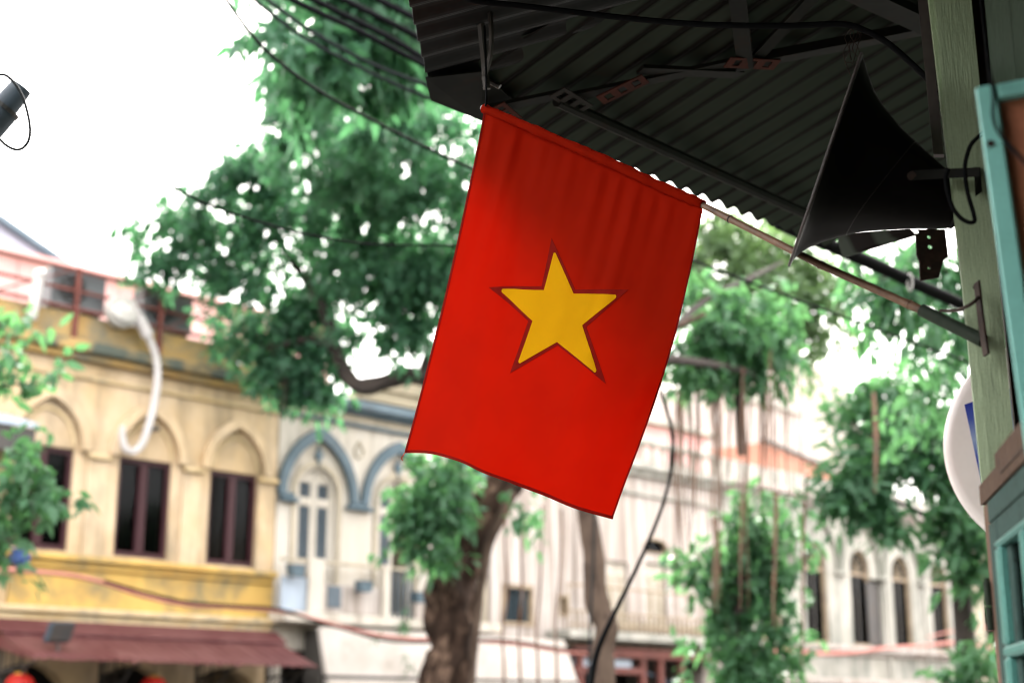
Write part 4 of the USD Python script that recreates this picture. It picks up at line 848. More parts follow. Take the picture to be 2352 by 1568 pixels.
# --- lamp housing at the left edge, on an arm from a street pole
lp = T('street_loudspeaker', 'dark grey cylindrical housing with a looped cable at the upper left edge', 'loudspeaker', at(-260, 330, 4.2) * [1, 1, 0])
YP_ = 4.2
lp.part('body', tube([at(-60, 330, YP_), at(10, 248, YP_)], [.0505, .0505], 20), 'lamp_grey', smooth=30)
lp.part('nose', tube([at(8, 250, YP_), at(28, 226, YP_), at(49, 200, YP_)], [.039, .039, .035], 20), 'lamp_grey', smooth=30)
lp.part('ring', tube([at(6, 252.5, YP_), at(12, 245.5, YP_)], .053, 20), 'iron_dark')
lp.part('cable_loop', tube([at(x, y, YP_ - .12) for x, y in ((-40, 200), (0, 172), (26, 183), (48, 215), (62, 255), (69, 300), (62, 330), (42, 344), (16, 335), (-12, 310), (-50, 290))], .0046, 7, k=6), 'cable_slate', smooth=True)
lp.part('arm', rod(at(-50, 320, YP_), at(-262, 330, YP_), .03), 'iron_dark')
lp.part('pole', tube([at(-262, 330, YP_) * [1, 1, 0], at(-262, 330, YP_), at(-262, 200, YP_)], .06, 12), 'steel_painted')

# ------------------------------------------------------------------ our own shop: shell, post, canopy
sh = T('near_shop', 'dark green painted wooden shop front around the right side of the picture', 'shop', own(0, 0, 0))
sh.part('upper_wall', bx(own, -7, 9, -.22, -.02, 3.16, 7.0), 'green_board')
sh.part('wall', bx(own, .30, 9, -.22, -.02, 0, 3.155), 'green_board')
sh.part('wall', bx(own, -7, -4.2, -.22, -.02, 0, 3.155), 'green_board')
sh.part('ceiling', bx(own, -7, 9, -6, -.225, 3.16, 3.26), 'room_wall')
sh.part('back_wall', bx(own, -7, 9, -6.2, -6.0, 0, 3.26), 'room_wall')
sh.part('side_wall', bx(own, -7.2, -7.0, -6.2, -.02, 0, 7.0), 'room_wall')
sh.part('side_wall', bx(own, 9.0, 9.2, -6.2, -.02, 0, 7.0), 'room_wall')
sh.part('roof', bx(own, -7, 9, -6.2, -.225, 6.8, 7.0), 'room_wall')
for a, b, h, nm, lb in ((-40, -7.25, 6.6, 'near_row_house', 'long shaded house row on the near side, behind the camera to the left'), (9.25, 70, 6.8, 'near_row_house', 'long shaded house row on the near side, beyond the shop')):
    nr = T(nm, lb, 'house', own((a + b) / 2, -3, 0))
    fr_ = rect(a, b, 0, h)
    for w_ in np.arange(a + 1.2, b - 2, 2.6): fr_ = fr_.difference(rect(w_, w_ + 1.1, 4.2, 6.0)).difference(rect(w_, w_ + 1.5, 0, 2.6))
    nr.part('wall', ext(own, fr_, -.3, -.02), 'cream_plaster')
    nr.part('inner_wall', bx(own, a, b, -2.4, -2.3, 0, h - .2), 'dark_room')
    nr.part('roof', bx(own, a, b, -6, -.3, h - .2, h), 'stone_tan')
# timber post: its face built from the corner lines of the board
YPST = 2.72
def col(xt, xb, Y): return at(xt, -20, Y), at(xb, 1600, Y)
def board(t, name, x0t, x0b, x1t, x1b, Y0, Y1, depth, m, zb=0.0):
    a0, a1 = at(x0t, 0, Y0), at(x0b, 1160, Y0)
    b0_, b1_ = at(x1t, 0, Y1), at(x1b, 1160, Y1)
    def run(p, q, z): return p + (q - p) * (z - p[2]) / (q[2] - p[2])
    pts = []
    for p, q in ((a0, a1), (b0_, b1_)):
        for z in (zb, 3.155):
            r = run(p, q, z)
            pts += [r, r + np.array([depth * .30, depth * .95, 0])]
    return t.part(name, hull8(pts), m)
po = T('timber_post', 'pale green painted timber post carrying the flagpole bracket', 'post', own(0, 0, 0))
board(po, 'board', 2146, 2260, 2231, 2345, 2.72, 2.70, .10, 'green_paint')
board(po, 'edge_strip', 2133, 2270, 2145, 2280, 2.745, 2.742, .09, 'green_paint')
board(po, 'rear_board', 2231, 2350, 2290, 2420, 2.80, 2.80, .06, 'rusty_iron')
board(po, 'batten', 2108, 2226, 2131, 2252, 2.90, 2.90, .02, 'mauve_board', 2.78)
wp = T('wall_boarding', 'dark green boarded wall above the teal framed panel', 'wall', own(0, -.3, 0))
def wallboard(px0, px1, k):
    a, b = at(px0, 0, 2.62 - .11 * k), at(px1, 0, 2.62 - .11 * (k + 1))
    pts = []
    for p in (a, b):
        for z in (2.3, 3.15): pts += [np.array([p[0], p[1], z]), np.array([p[0] + .01, p[1] + .03, z])]
    wp.part('plank', hull8(pts), 'green_board')
wallboard(2262, 2318, 0); wallboard(2319, 2372, 1); wallboard(2373, 2430, 2)

# --- corrugated canopy
EN, SLP = 1.75, .25
C0 = hit(990, 215, W0 + N * EN, N)
ZE = float(C0[2]); sC = float(np.dot(C0 - W0, D))
sEnd = float(np.dot(hit(1878, 541, W0 + N * EN, N) - W0, D))
cn = T('corrugated_canopy', 'dark corrugated metal canopy with a cut corner over the shop front', 'canopy', own(1, .8, 3.4))
eB = np.array([-.044, -1.0, 0]); eB /= np.linalg.norm(eB)
pB = np.array([-eB[1], eB[0], 0])                      # to the right of the corner eave
SB = .27
TILT = .027
def zA(n, s=None): return ZE + SLP * (EN - n) + TILT * ((sC + 1.0 if s is None else s) - sC)
def hipn(s):
    """n where the two faces meet, at station s"""
    p0 = own(s, 0, 0); 
    d0, d1 = np.dot(p0 - C0 * [1, 1, 0], pB), np.dot(N, pB)
    # ZE + SB*(d0 + n*d1) = ZE + SLP*(EN - n)
    return (SLP * EN - SB * d0 + TILT * (s - sC)) / (SB * d1 + SLP)
PITCHW, AMP = .100, .0115
def faceA(s0, s1, lift):
    G = []
    for s in np.arange(s0, s1 + .001, PITCHW / 12):
        nh = min(EN - .001, max(hipn(s) - .25, -.05))
        w = AMP * math.sin(2 * math.pi * s / PITCHW)
        G.append([own(s, n, zA(n, s) + w + lift) for n in np.linspace(nh, EN, 14)])
    return thick(np.array(G), .0016)
ss = list(np.arange(sC + .01, sEnd, .78)) + [sEnd]
for i, (a, b) in enumerate(zip(ss[:-1], ss[1:])):
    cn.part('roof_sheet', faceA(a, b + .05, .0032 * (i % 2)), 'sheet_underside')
def faceB(t0, t1, lift):
    G = []
    for t in np.arange(t0, t1 + .001, PITCHW / 12):
        p = C0 * [1, 1, 0] + eB * t
        n0 = np.dot(p - W0, N); dn = np.dot(pB, N)
        dm = min((SLP * (EN - n0)) / (SB + SLP * dn), (n0 + .05) / -dn)
        dm = max(dm, .002) + .14
        w = AMP * math.sin(2 * math.pi * t / PITCHW)
        G.append([p + pB * d + np.array([0, 0, ZE + SB * d + w + lift]) for d in np.linspace(0, dm, 12)])
    return thick(np.array(G), .0016)
for i, (a, b) in enumerate(((.004, .80), (.78, 1.55), (1.53, 2.68))):
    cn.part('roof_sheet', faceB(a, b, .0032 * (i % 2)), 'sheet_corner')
hp0 = own(sC + .02, hipn(sC + .02), 0)
def hipp(s, dz): n = hipn(s); return own(s, n, zA(n) + dz)
# flat corner plate, hip rafter (angle iron) and purlins
cp = [C0 + [0, 0, -.02], C0 + eB * .16 + [0, 0, -.02], own(sC + .22, EN - .005, ZE - .02), own(sC + .30, EN - .10, zA(EN - .10) - .03), C0 + eB * .13 + pB * .16 + [0, 0, .01]]
cn.part('corner_plate', hull8([p + [0, 0, z] for p in cp for z in (0, -.004)]), 'steel_painted')
def flatbar(p, q, w, d, upv=(0, 0, 1)):
    p, q = np.asarray(p, float), np.asarray(q, float)
    t = (q - p) / np.linalg.norm(q - p)
    sd = np.cross(t, upv); sd /= np.linalg.norm(sd)
    up = np.cross(sd, t)
    return hull8([e + sd * a * w / 2 + up * b * d / 2 for e in (p, q) for a in (-1, 1) for b in (-1, 1)])
def canopy_pt(px, py, dz=-.03):
    """where the ray through a pixel meets the main face, a little below it"""
    n_ = np.array([*(N[:2] * SLP - D[:2] * TILT), 1.0])
    P = own(sC, EN, ZE + dz)
    return hit(px, py, P, n_)
cn.part('truss_bar', flatbar(canopy_pt(1118, 252, -.05), canopy_pt(1300, 214, -.05), .05, .012), 'steel_painted')
cn.part('truss_bar', flatbar(canopy_pt(1295, 226, -.05), canopy_pt(1700, 140, -.05), .045, .012), 'steel_painted')
cn.part('truss_bar', flatbar(canopy_pt(1690, 148, -.055), canopy_pt(2135, 62, -.055), .05, .03), 'steel_painted')
cn.part('truss_bar', flatbar(canopy_pt(1470, 160, -.05), canopy_pt(1700, 170, -.05), .05, .012), 'steel_painted')
cn.part('truss_bar', flatbar(canopy_pt(1690, -40, -.06), canopy_pt(1712, 150, -.06), .05, .03), 'steel_painted')
cn.part('truss_bar', flatbar(canopy_pt(1730, 140, -.06), canopy_pt(1880, -20, -.06), .04, .012), 'steel_painted')
cn.part('truss_bar', flatbar(canopy_pt(1880, -60, -.07), canopy_pt(2140, 60, -.07), .08, .03), 'steel_painted')
cn.part('purlin', tube([canopy_pt(1280, 232, -.065), canopy_pt(1870, 500, -.065)], .020, 8), 'steel_painted')
cn.part('purlin', bx(own, sC + .15, sEnd, .35, .40, zA(.38) - .07, zA(.38) - .022), 'steel_painted')
tp = at(1112, 30, 3.6)
cn.part('strap', tube([at(1106, -40, 3.62), at(1104, 40, 3.62), at(1112, 130, 3.68), at(1118, 205, 3.70)], .012, 6, k=4), 'iron_dark')
cn.part('strap', tube([at(1118, -40, 3.60), at(1128, 60, 3.60), at(1126, 130, 3.64), at(1112, 180, 3.70), at(1130, 190, 3.72), at(1148, 200, 3.72)], .008, 6, k=4), 'iron_dark')
def slotted(t, px, py, ang, L, wd, m, dz=-.075):
    """flat plate with slots, bolted below the truss"""
    c = canopy_pt(px, py, dz)
    q = canopy_pt(px + math.cos(ang) * 40, py + math.sin(ang) * 40, dz)
    u = (q - c) / np.linalg.norm(q - c)
    nrm = np.array([*(N[:2] * SLP), 1.0]); nrm /= np.linalg.norm(nrm)
    v = np.cross(nrm, u)
    poly = rect(-L / 2, L / 2, -wd / 2, wd / 2)
    for k in (-1, 0, 1): poly = poly.difference(rect(k * L * .3 - .012, k * L * .3 + .012, -wd * .28, wd * .28))
    f = lambda a, b, cc: c + u * a + v * cc + nrm * b
    t.part('slotted_plate', ext(f, poly, -.002, .002), m)
slotted(cn, 1430, 206, -.45, .16, .055, 'slotted_orange')
slotted(cn, 1312, 232, .55, .16, .06, 'slotted_grey')
slotted(cn, 1728, 146, .05, .18, .05, 'slotted_orange')
slotted(cn, 1160, 262, .7, .12, .06, 'slotted_orange')
# canopy wire ends and gutter beyond
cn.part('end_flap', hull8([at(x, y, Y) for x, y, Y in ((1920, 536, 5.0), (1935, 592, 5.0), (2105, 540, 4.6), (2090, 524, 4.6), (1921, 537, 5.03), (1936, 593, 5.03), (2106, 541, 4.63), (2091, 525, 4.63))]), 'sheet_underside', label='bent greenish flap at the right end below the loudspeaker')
hg = T('bracket_plate', 'rusty perforated bracket plate hanging left of the post below the loudspeaker', 'bracket', at(2140, 590, 4.2))
fpl = lambda a, b, c: at(2140, 585, 4.2) + np.array([a, b, c])
pw = 4.2 / 3377
poly = sg.Polygon([(-36 * pw, 66 * pw), (38 * pw, 66 * pw), (40 * pw, -6 * pw), (28 * pw, -14 * pw), (12 * pw, -60 * pw), (-34 * pw, -68 * pw), (-32 * pw, -20 * pw), (-38 * pw, 0)])
for x, y, r in ((-33, 60, 5), (-4, 46, 5), (-3, 20, 6), (-10, -35, 4)): poly = poly.difference(sg.Point(x * pw, y * pw).buffer(r * pw))
hg.part('plate', ext(fpl, poly, -.004, .004), 'rusty_iron')
hg.part('hanger', rod(fpl(0, .006, 64 * pw), fpl(.06, .05, 110 * pw), .012), 'rusty_iron')
hg.part('hanger', rod(fpl(.06, .05, 108 * pw), [fpl(.35, .1, 0)[0], fpl(0, .12, 0)[1], fpl(0, 0, 120 * pw)[2]], .012), 'rusty_iron')
single('gutter_pipe', tube([at(x, y, Y) for x, y, Y in ((1790, 512, 6.6), (1880, 552, 6.9), (2000, 604, 7.3), (2110, 655, 7.7), (2215, 702, 8.1), (2420, 800, 9))], .035, 12, k=4), 'cable_black', 'thick dark bundle of cables slanting down right behind the bamboo pole', 'cable', smooth=True)
single('cable_tie', tube([at(2090 + 12 * math.cos(a) * .5, 648 + 20 * math.sin(a), 7.55) for a in np.linspace(0, 2 * math.pi, 17)], .006, 6), 'pipe_white', 'white tie around the thick dark cable bundle', 'cable tie')
cable('canopy_cable', 'black cable slung under the canopy from top left to the post', [at(x, y, Y) for x, y, Y in ((1040, -20, 3.3), (1090, 2, 3.3), (1200, 14, 3.3), (1400, 38, 3.28), (1600, 56, 3.22), (1800, 60, 3.15), (1930, 56, 3.1), (1985, 70, 3.08), (2040, 100, 3.05), (2100, 152, 3.0), (2160, 212, 2.9), (2190, 240, 2.8))], .0075)
rng = np.random.default_rng(5)
tw = []
for k in range(6):
    x = 1948 + rng.uniform(-14, 22)
    p = [(x, 62)] + [(1962 + rng.uniform(-24, 22), y + rng.uniform(-6, 6)) for y in (85, 110, 140)] + [(1965 + rng.uniform(-15, 20), 125 + rng.uniform(0, 75))]
    tw.append(tube([at(a, b, 3.1) for a, b in p], .0011, 5, k=5))
single('tangled_wire', join(tw), 'rusty_iron', 'tangle of thin rusty wire tied on the canopy cable', 'wire')

# ------------------------------------------------------------------ flag on its bamboo pole
Q = at(2262, 785, 2.7)
TIP = hit(1113, 250, Q, D)
def pole_at(px, py): return hit(px, py, Q, D)
FTR = pole_at(1615, 470)
YTL, YTR = float(TIP[1]), float(FTR[1])
def spl(pts):
    P = smoothpath(np.array(pts, float), 12)
    d = np.r_[0, np.cumsum(np.linalg.norm(np.diff(P, axis=0), axis=1))]; d /= d[-1]
    return lambda t: np.stack([np.interp(t, d, P[:, 0]), np.interp(t, d, P[:, 1])], -1)
eT = spl([(1113, 250), (1190, 282), (1280, 321), (1400, 373), (1510, 425), (1615, 470)])
eBm = spl([(929, 1040), (965, 1040), (1000, 1044), (1060, 1062), (1110, 1086), (1180, 1111), (1250, 1137), (1320, 1166), (1407, 1191)])
eL = spl([(1113, 250), (1098, 330), (1072, 455), (1045, 580), (1015, 710), (980, 850), (950, 965), (929, 1040)])
eR = spl([(1615, 470), (1603, 540), (1582, 640), (1551, 770), (1513, 897), (1470, 1020), (1434, 1115), (1407, 1191)])
cTL, cTR, cBL, cBR = np.array([1113, 250.]), np.array([1615, 470.]), np.array([929, 1040.]), np.array([1407, 1191.])
def coons(u, v):
    u, v = np.asarray(u, float), np.asarray(v, float)
    U, V = u[..., None], v[..., None]
    return (1 - V) * eT(u) + V * eBm(u) + (1 - U) * eL(v) + U * eR(v) - ((1 - U) * (1 - V) * cTL + U * (1 - V) * cTR + (1 - U) * V * cBL + U * V * cBR)
def flag_surf(u, v):
    u, v = np.asarray(u, float), np.asarray(v, float)
    px = coons(u, v)
    Y = (1 - v) * (YTL + (YTR - YTL) * u) + v * ((YTL - .02) + (YTR + .10 - YTL) * u)
    # folds that run down from the sleeve, and a slow billow
    fold = .0040 * np.exp(-v * 4.2) * (np.sin(u * 61 + 2.6 * np.sin(u * 9) + v * 4) * (.4 + .6 * np.sin(u * 7 + 1) ** 2) + .7 * np.sin(u * 97 + v * 9 + 3 * np.sin(u * 5)) * np.exp(-v * 5)) * np.clip(v * 14, 0, 1)
    bill = .020 * np.sin(u * 5.0 + v * 2.2 + .4) * v + .008 * np.sin(u * 11 - v * 5) * v + .010 * np.exp(-((u - .2 - .16 * v) / .045) ** 2) * np.exp(-v * 2.2) - .010 * np.exp(-((u - .72 + .10 * v) / .04) ** 2) * np.exp(-v * 2.6) * np.clip(v * 8, 0, 1) + .012 * np.exp(-((u - 1.0 + .35 * (v - .62)) / .06) ** 2) * np.exp(-((v - .60) / .13) ** 2)
    Y = Y + fold + bill
    x, up = px[..., 0] - 1176, 784 - px[..., 1]
    rr = np.stack([x, FPX * math.cos(TH) - up * math.sin(TH), FPX * math.sin(TH) + up * math.cos(TH)], -1) / FPX
    return EYEP + rr * (Y / rr[..., 1])[..., None]
def flag_inv(pts):
    """flag coordinates of points measured on the photograph"""
    out = []
    for p in pts:
        uv = np.array([.5, .5])
        for _ in range(30):
            f0 = coons(*uv) - p
            J = np.stack([(coons(uv[0] + 1e-4, uv[1]) - p - f0) / 1e-4, (coons(uv[0], uv[1] + 1e-4) - p - f0) / 1e-4], 1)
            uv = uv - np.linalg.solve(J, f0)
        out.append(uv)
    return np.array(out)
fg_ = T('red_flag', 'red cloth flag with a yellow five pointed star hanging from the bamboo pole', 'flag', TIP)
uu, vv = np.meshgrid(np.linspace(0, 1, 181), np.linspace(0, 1, 221), indexing='ij')
fg_.part('cloth', thick(flag_surf(uu, vv), .0006), 'flag_red', smooth=50)
def cloth_patch(poly, off, th=.0006, res=.02):
    """a patch of cloth sewn on the flag: fine triangles in flag coordinates, lifted to the side of the viewer"""
    v, f = trimesh.creation.triangulate_polygon(poly.segmentize(.012), engine='earcut')
    m = trimesh.Trimesh(np.c_[v, np.zeros(len(v))], f, process=False)
    for _ in range(9):
        e = m.vertices[m.edges_unique]; 
        if np.linalg.norm(e[:, 0] - e[:, 1], axis=1).max() < res: break
        m = m.subdivide_to_size(res, max_iter=12)
    u, w = m.vertices[:, 0], m.vertices[:, 1]
    p = flag_surf(u, w)
    du, dv = flag_surf(u + 1e-3, w) - p, flag_surf(u, w + 1e-3) - p
    nn = np.cross(du, dv); nn /= np.linalg.norm(nn, axis=1, keepdims=True)
    if np.mean(nn[:, 1]) > 0: nn = -nn
    k = len(p)
    edges = np.sort(m.edges, axis=1)
    uniq, cnt = np.unique(edges, axis=0, return_counts=True)
    bset = {tuple(e) for e in uniq[cnt == 1]}
    side = [[a, b, b + k, a + k] for a, b in m.edges if tuple(sorted((a, b))) in bset]
    side = [[q_[0], q_[1], q_[2]] for q_ in side] + [[q_[0], q_[2], q_[3]] for q_ in side]
    return trimesh.Trimesh(np.vstack([p + nn * (off + th), p + nn * off]), np.vstack([m.faces, m.faces[:, ::-1] + k, side]), process=False)
def zp(x, y): return np.array([1050 + x * .2679, 490 + y * .2679])
ys = [zp(*p) for p in ((837, 318), (1002, 690), (1398, 700), (1075, 960), (1212, 1392), (860, 1105), (518, 1300), (650, 925), (352, 650), (748, 660))]
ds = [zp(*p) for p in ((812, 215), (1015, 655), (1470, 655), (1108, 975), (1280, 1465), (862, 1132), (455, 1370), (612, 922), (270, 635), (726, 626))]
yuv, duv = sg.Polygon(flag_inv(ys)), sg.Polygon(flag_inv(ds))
yuv = yuv.buffer(-.006).buffer(.006)
fg_.part('star', cloth_patch(yuv, .0016), 'flag_yellow', smooth=50)
fg_.part('star_shadow', cloth_patch(duv, .0006), 'hem_overlap_shade', smooth=50, label='dark red outline around the yellow star, shade of overlapped cloth painted in')  # dark outline paints in the shade of overlapped cloth around the star
hem = .011
for nm, poly in (('left', rect(0.0, hem * .8, 0.004, 1)), ('bottom', rect(hem * .8, 1 - hem * .6, 1 - hem * .75, 1.0)), ('right', rect(1 - hem * .6, 1.0, .02, 1))):
    fg_.part('hem', cloth_patch(poly, .0007), 'hem_overlap_shade', smooth=50)
# sleeve around the pole and loose thread ends
sp = [pole_at(*eT(np.array(t))) for t in np.linspace(0, 1, 40)]
rs = np.random.default_rng(3)
fg_.part('sleeve', tube(sp, .0125 + .0016 * rs.normal(size=40).clip(-1, 1), 14), 'flag_red', smooth=True)
fg_.part('thread', tube([flag_surf(0.0, 1.0), at(926, 1046, 3.62), at(922, 1052, 3.62), at(925, 1057, 3.62)], .0012, 5, k=4), 'flag_red')
fg_.part('thread', tube([flag_surf(1.0, .02), pole_at(1612, 488), pole_at(1609, 496)], .0012, 5, k=4), 'flag_red')

bp = T('bamboo_flagpole', 'thin brown bamboo pole slanting up left from the green post', 'flagpole', Q)
ends = [(1110, 248), (2135, 722)]
def pole_pt(x):
    line = np.array([[1110, 248], [1615, 472], [1884, 608], [2117, 712], [2262, 784]], float)
    return pole_at(x, np.interp(x, line[:, 0], line[:, 1]))
nodes_x = [1330, 1677, 1884, 2089]
xs = np.linspace(1108, 2140, 90)
rad = np.interp(xs, [1108, 2140], [.0066, .0086])
for nx in nodes_x: rad = rad + .0013 * np.exp(-((xs - nx) / 7.0) ** 2)
bp.part('cane', tube([pole_pt(x) for x in xs], rad, 12), 'bamboo', smooth=True)
for nx in nodes_x:
    r = float(np.interp(nx, [1108, 2140], [.0066, .0086]))
    bp.part('node', tube([pole_pt(nx - 3), pole_pt(nx), pole_pt(nx + 3)], [r, r + .0022, r], 12), 'rusty_iron' if nx == 1677 else 'bamboo')
bp.part('tip_binding', tube([pole_pt(1108), pole_pt(1120)], .0085, 10), 'pipe_white', label='pale binding at the tip of the pole')
bp.part('tie_cord', tube([pole_pt(1114), at(1117, 225, 3.62), at(1116, 150, 3.62), at(1113, 60, 3.62)], .0032, 6, k=4), 'cable_black')
br = T('flagpole_bracket', 'dark green tube socket and iron strap holding the pole to the post', 'bracket', Q)
br.part('socket', tube([pole_pt(2117), pole_pt(2190), pole_pt(2258)], [.0135, .0135, .0135], 14), 'socket_green', smooth=30)
def strip(pts, w, d):
    out = []
    for a, b in zip(pts[:-1], pts[1:]):
        out.append(flatbar(a, b, w, d, upv=(0, 1, 0)))
    return join(out)
Yb = 2.665
br.part('plate', strip([at(2244, 648, Yb), at(2252, 720, Yb), at(2259, 775, Yb), at(2266, 815, Yb)], .0045, .028), 'rusty_iron')
br.part('stay', tube([at(2247, 683, Yb - .01), at(2236, 694, Yb - .03), at(2216, 706, Yb - .02), at(2190, 713, 2.70), at(2160, 713, pole_pt(2155)[1] - .012)], .0036, 7, k=5), 'rusty_iron', smooth=True)
for x, y in ((2240, 660), (2264, 806)): br.part('screw', ball(at(x, y, 2.69), .005, 1), 'rusty_iron')

# ------------------------------------------------------------------ horn loudspeaker
YH = 2.82
hs = T('horn_loudspeaker', 'black square flared horn loudspeaker bracketed to the post under the canopy', 'loudspeaker', at(2215, 480, YH))
topc = [(1958, 183), (1973, 218), (1990, 252), (2012, 280), (2039, 306), (2064, 328), (2092, 348), (2122, 370), (2155, 392), (2190, 415), (2213, 430)]
botc = [(1827, 569), (1838, 556), (1853, 546), (1874, 538), (1898, 531), (1924, 526), (1952, 521), (1990, 517), (2040, 517), (2110, 518), (2178, 521)]
rings = []
for i, (a, b) in enumerate(zip(topc, botc)):
    A_, B_ = at(*a, YH), at(*b, YH)
    c = (A_ + B_) / 2; h = (A_ - B_) / 2
    hl = np.linalg.norm(h)
    depth = np.array([.10, 1.0, 0.05]); depth -= h * np.dot(depth, h) / hl ** 2; depth /= np.linalg.norm(depth)
    R = []
    e = 5.0 - i * .3                                   # squarish mouth, rounder throat
    for t in np.arange(40) / 40 * 2 * math.pi:
        ct, st = math.cos(t), math.sin(t)
        k = (abs(ct) ** e + abs(st) ** e) ** (-1 / e)
        R.append(c + h * st * k + depth * hl * .92 * ct * k)
    rings.append(R)
G = np.array(rings); G = np.concatenate([G, G[:, :1]], 1)
hs.part('horn', thick(G, .0025), 'horn_black', smooth=40)
mouth = np.array(rings[0])
hs.part('rim', tube(np.vstack([mouth, mouth[:1]]), .0036, 7), 'rim_metal', smooth=True)
hs.part('seam', tube(np.vstack([rings[6], rings[6][:1]]), .0016, 5), 'rim_metal', smooth=True)
ca = (at(2213, 430, YH) + at(2178, 521, YH)) / 2
cb = ca + (ca - (at(2190, 415, YH) + at(2110, 518, YH)) / 2) * .25
rh_ = np.linalg.norm(at(2213, 430, YH) - at(2178, 521, YH)) / 2
hs.part('driver', tube([ca - (cb - ca) * .5, ca, cb], [rh_ * .98, rh_ * .98, rh_ * .78], 20), 'horn_black', smooth=30)
Yar = YH - .085
hs.part('bracket_arm', flatbar(at(2086, 403, Yar), at(2252, 394, 2.66), .004, .017, upv=(0, 0, 1)) if False else hull8([at(x, y, Y) for x, y, Y in ((2084, 392, Yar), (2084, 415, Yar), (2250, 384, 2.655), (2250, 406, 2.655), (2084, 392, Yar + .005), (2084, 415, Yar + .005), (2250, 384, 2.66), (2250, 406, 2.66))]), 'steel_painted')
hs.part('pivot_bolt', tube([at(2094, 404, Yar - .008), at(2094, 404, Yar + .02)], .0095, 10), 'rusty_iron')
hs.part('post_foot', hull8([at(x, y, Y) for x, y, Y in ((2236, 384, 2.66), (2252, 384, 2.66), (2256, 440, 2.69), (2240, 452, 2.69), (2236, 384, 2.70), (2252, 384, 2.70))]), 'steel_painted')
cable('speaker_cable', 'looped black cable hanging from the loudspeaker bracket on the post', [at(x, y, 2.60) for x, y in ((2300, 250), (2262, 300), (2232, 330), (2220, 360), (2216, 392), (2222, 440), (2236, 490), (2238, 508), (2226, 511), (2206, 500), (2188, 476), (2176, 440), (2172, 410), (2178, 388))], .0042)
cable('wall_cable', 'thin black cable running down the wall across the teal frame', [at(x, y, Y) for x, y, Y in ((2250, -30, 2.45), (2254, 10, 2.45), (2262, 80, 2.4), (2270, 150, 2.1), (2276, 186, 1.90), (2282, 215, 1.87), (2292, 300, 1.87), (2400, 420, 1.8))], .0028)

# ------------------------------------------------------------------ teal framed panel at the right edge (nearer, out of focus)
Yt = 1.98
tf = T('framed_panel', 'turquoise painted frame around a worn brown wooden panel at the right edge', 'shutter', at(2300, 600, Yt))
e1 = np.array([.93, -.37, 0]); e1 /= np.linalg.norm(e1)
TLp = at(2240, 207, Yt)
dn = at(2350, 994, Yt) - TLp; dn /= np.linalg.norm(dn)
e2 = -dn
e1 = e1 - e2 * np.dot(e1, e2); e1 /= np.linalg.norm(e1)
e3 = np.cross(e1, e2)
ft = lambda a, b, c: TLp + e1 * a + e3 * b + e2 * c
sw = 52 * Yt / 3377
tf.part('stile', bx(ft, 0, sw, -.022, .012, -.90, 0, .003), 'teal_paint')
tf.part('stile', bx(ft, .42 - sw, .42, -.022, .012, -.90, 0, .003), 'teal_paint')
tf.part('rail', bx(ft, sw + .0005, .42 - sw - .0005, -.021, .011, -sw * .82, -.001, .003), 'teal_paint')
tf.part('rail', bx(ft, sw + .0005, .42 - sw - .0005, -.021, .011, -.90, -.90 + sw * .8, .003), 'teal_paint')
tf.part('panel', bx(ft, sw + .0005, .42 - sw - .0005, -.016, -.004, -.90 + sw * .8 + .0005, -sw * .82 - .0005), 'brown_panel')
hx = at(2277, 339, Yt) - TLp
tf.part('screw_hole', tube([ft(np.dot(hx, e1), .0105, np.dot(hx, e2)), ft(np.dot(hx, e1), .0135, np.dot(hx, e2))], .0055, 10), 'rusty_iron')

# ------------------------------------------------------------------ lower right: sill beam and glazed shutter leaf
Lp = at(2264, 1160, 2.66)
eL_ = np.array([-.179, -.984, 0]); eL_ /= np.linalg.norm(eL_)
nL = np.array([-eL_[1], eL_[0], 0]); nL = nL if nL[0] < 0 else -nL     # towards the street side (left)
flf = lambda a, b, c: Lp * [1, 1, 0] + eL_ * a + nL * b + np.array([0, 0, c])
def leafc(px, py, off=0.0):
    q = hit(px, py, Lp + nL * off, nL)
    return float(np.dot(q - Lp, eL_)), float(q[2])
zt = leafc(2276, 1160)[1]
sbm = T('sill_beam', 'rough brown wooden beam end above the glazed shutter', 'beam', Lp)
poly = sg.Polygon([(-.024, 1.981), (-.026, 2.000), (-.022, 2.0175), (.19, 2.0185), (.195, 2.041), (.60, 2.044), (.70, 2.040), (.70, 1.982), (.06, 1.980)])
sbm.part('beam', ext(flf, poly, -.05, .006), 'raw_wood')
sbm.part('split', bx(flf, .25, .69, .0062, .0075, 1.998, 2.0005), 'rusty_iron')
lfw = T('glazed_shutter', 'dark teal shutter leaf with brown edge and small panes at lower right', 'shutter', [*Lp[:2], 0])
LW, zt = .78, 1.9785
lfw.part('edge', bx(flf, -.018, .046, -.030, .002, .35, zt, .002), 'wood_edge', label='bare brown wood edge of the leaf')
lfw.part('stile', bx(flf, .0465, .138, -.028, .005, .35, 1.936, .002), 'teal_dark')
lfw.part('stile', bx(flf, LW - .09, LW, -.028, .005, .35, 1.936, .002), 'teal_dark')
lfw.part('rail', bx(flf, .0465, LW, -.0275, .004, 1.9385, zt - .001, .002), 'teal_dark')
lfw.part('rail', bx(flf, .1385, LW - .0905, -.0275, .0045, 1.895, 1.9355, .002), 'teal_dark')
lfw.part('rail', bx(flf, .1385, LW - .0905, -.0275, .0045, .35, .55, .002), 'teal_dark')
zin = 1.8945
bars = [(zin, zin - .012), (1.713, 1.694), (1.50, 1.48), (1.25, 1.23), (.572, .55)]
def mould(a0, a1, z0, z1): lfw.part('moulding', bx(flf, a0, a1, -.02, .012, z0, z1, .005), 'teal_mould')
for a, b in bars: mould(.139, LW - .091, b, a)
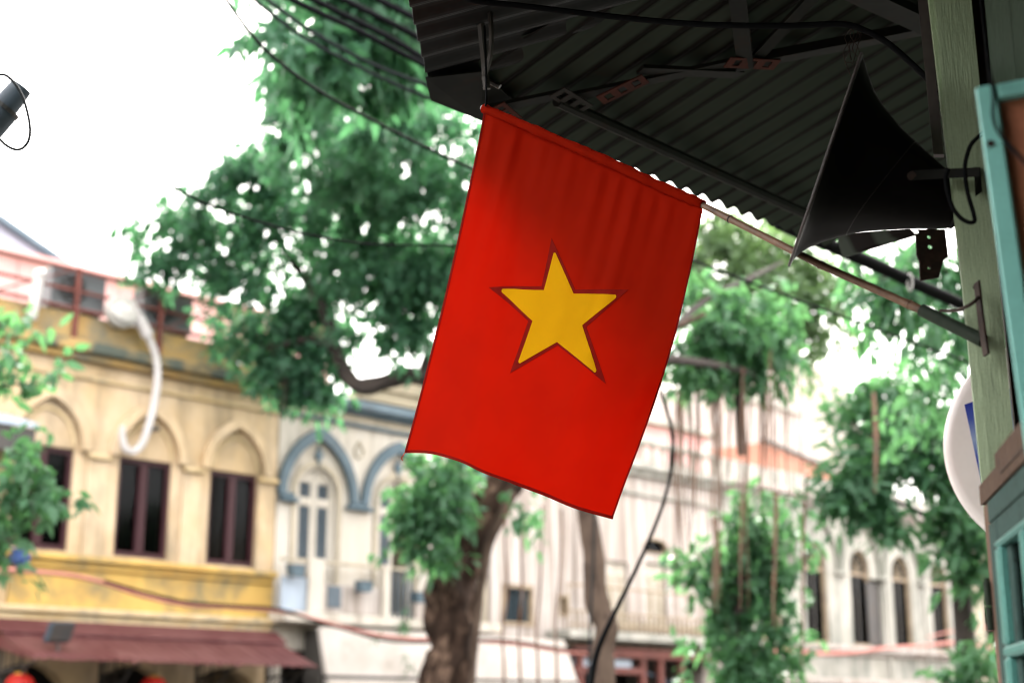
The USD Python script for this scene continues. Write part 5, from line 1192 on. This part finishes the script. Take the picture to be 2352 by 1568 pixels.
for a, b in ((.139, .185), (.40, .43), (LW - .13, LW - .091)):
    for (_, t0), (t1, _) in zip(bars[:-1], bars[1:]): mould(a, b, t1 + .0005, t0 - .0005)
for a, b in ((.1855, .225),):
    for (_, t0), (t1, _) in zip(bars[:-1], bars[1:]): lfw.part('inner_bead', bx(flf, a, b, -.02, -.002, t1 + .0005, t0 - .0005, .003), 'teal_dark')
for a, b in ((.2255, .3995), (.4305, LW - .1305)):
    for (_, t0), (t1, _) in zip(bars[:-1], bars[1:]): lfw.part('pane', bx(flf, a, b, -.014, -.011, t1 + .001, t0 - .001), 'glass')
hz0, hz1 = leafc(2284, 1332)[1], leafc(2284, 1450)[1]
hgx = flf(.002, .010, 0)
lfw.part('hinge', join([tube([hgx + [0, 0, hz1], hgx + [0, 0, (hz0 + hz1) / 2 - .001]], .0065, 10), tube([hgx + [0, 0, (hz0 + hz1) / 2 + .001], hgx + [0, 0, hz0]], .0065, 10), tube([hgx + [0, 0, hz0], hgx + [0, 0, hz0 + .006]], .0045, 8)]), 'socket_green')

# ------------------------------------------------------------------ round sign beyond the post
YG = 4.2
sc3 = at(2432, 1022, YG)
ax = EYEP * 0 + np.array([-.42, -.90, -.03]); ax /= np.linalg.norm(ax)
sx = np.cross(ax, [0, 0, 1.0]); sx = -sx if sx[0] < 0 else sx; sx /= np.linalg.norm(sx)
sz = np.cross(sx, ax); sz = -sz if sz[2] < 0 else sz
Rg = 264 * YG / 3377 / .985
rsn = T('round_sign', 'round white sign with a blue printed mark, half hidden behind the post', 'sign', sc3)
fsn = lambda a, b, c: sc3 + sx * a + ax * b + sz * c
def disc(r0, pr, segs=72):
    V, F = [], []
    for r, z in pr:
        for t in np.arange(segs) / segs * 2 * math.pi: V.append(fsn(r * math.cos(t), z, r * math.sin(t)))
    n = len(pr)
    for i in range(n - 1):
        for j in range(segs):
            a, b = i * segs + j, i * segs + (j + 1) % segs
            F += [[a, b, b + segs], [a, b + segs, a + segs]]
    V += [fsn(0, pr[0][1], 0), fsn(0, pr[-1][1], 0)]
    for j in range(segs):
        F += [[(j + 1) % segs, j, n * segs], [(n - 1) * segs + j, (n - 1) * segs + (j + 1) % segs, n * segs + 1]]
    m = trimesh.Trimesh(V, F, process=False); trimesh.repair.fix_normals(m); return m
rsn.part('face', disc(Rg, [(Rg * .93, -.05), (Rg, -.03), (Rg, .012), (Rg * .985, .026), (Rg * .95, .036), (Rg * .90, .041), (Rg * .6, .0445), (Rg * .2, .046)]), 'sign_white', smooth=35)
rsn.part('rim', disc(Rg, [(Rg * .94, -.056), (Rg * 1.012, -.045), (Rg * 1.012, -.032), (Rg * .94, -.028)]), 'sign_rim')
def sgc(px, py):
    q = hit(px, py, sc3 + ax * .047, ax) - sc3
    return float(np.dot(q, sx)), float(np.dot(q, sz))
a_, b_, c_, d_ = sgc(2215, 929), sgc(2330, 888), sgc(2330, 1130), sgc(2262, 1145)
rsn.part('printed_mark', ext(fsn, sg.Polygon([a_, b_, c_, d_]), .0462, .0475), 'print_blue', label='blue printed mark with a pale glow')
rsn.part('mounting_arm', rod(fsn(Rg * .5, -.05, 0), fsn(Rg * 1.4, -.08, 0), .02), 'iron_dark')
rsn.part('mounting_arm', rod(fsn(Rg * .5, -.05, Rg * .5), fsn(Rg * 1.4, -.08, Rg * .5), .02), 'iron_dark')
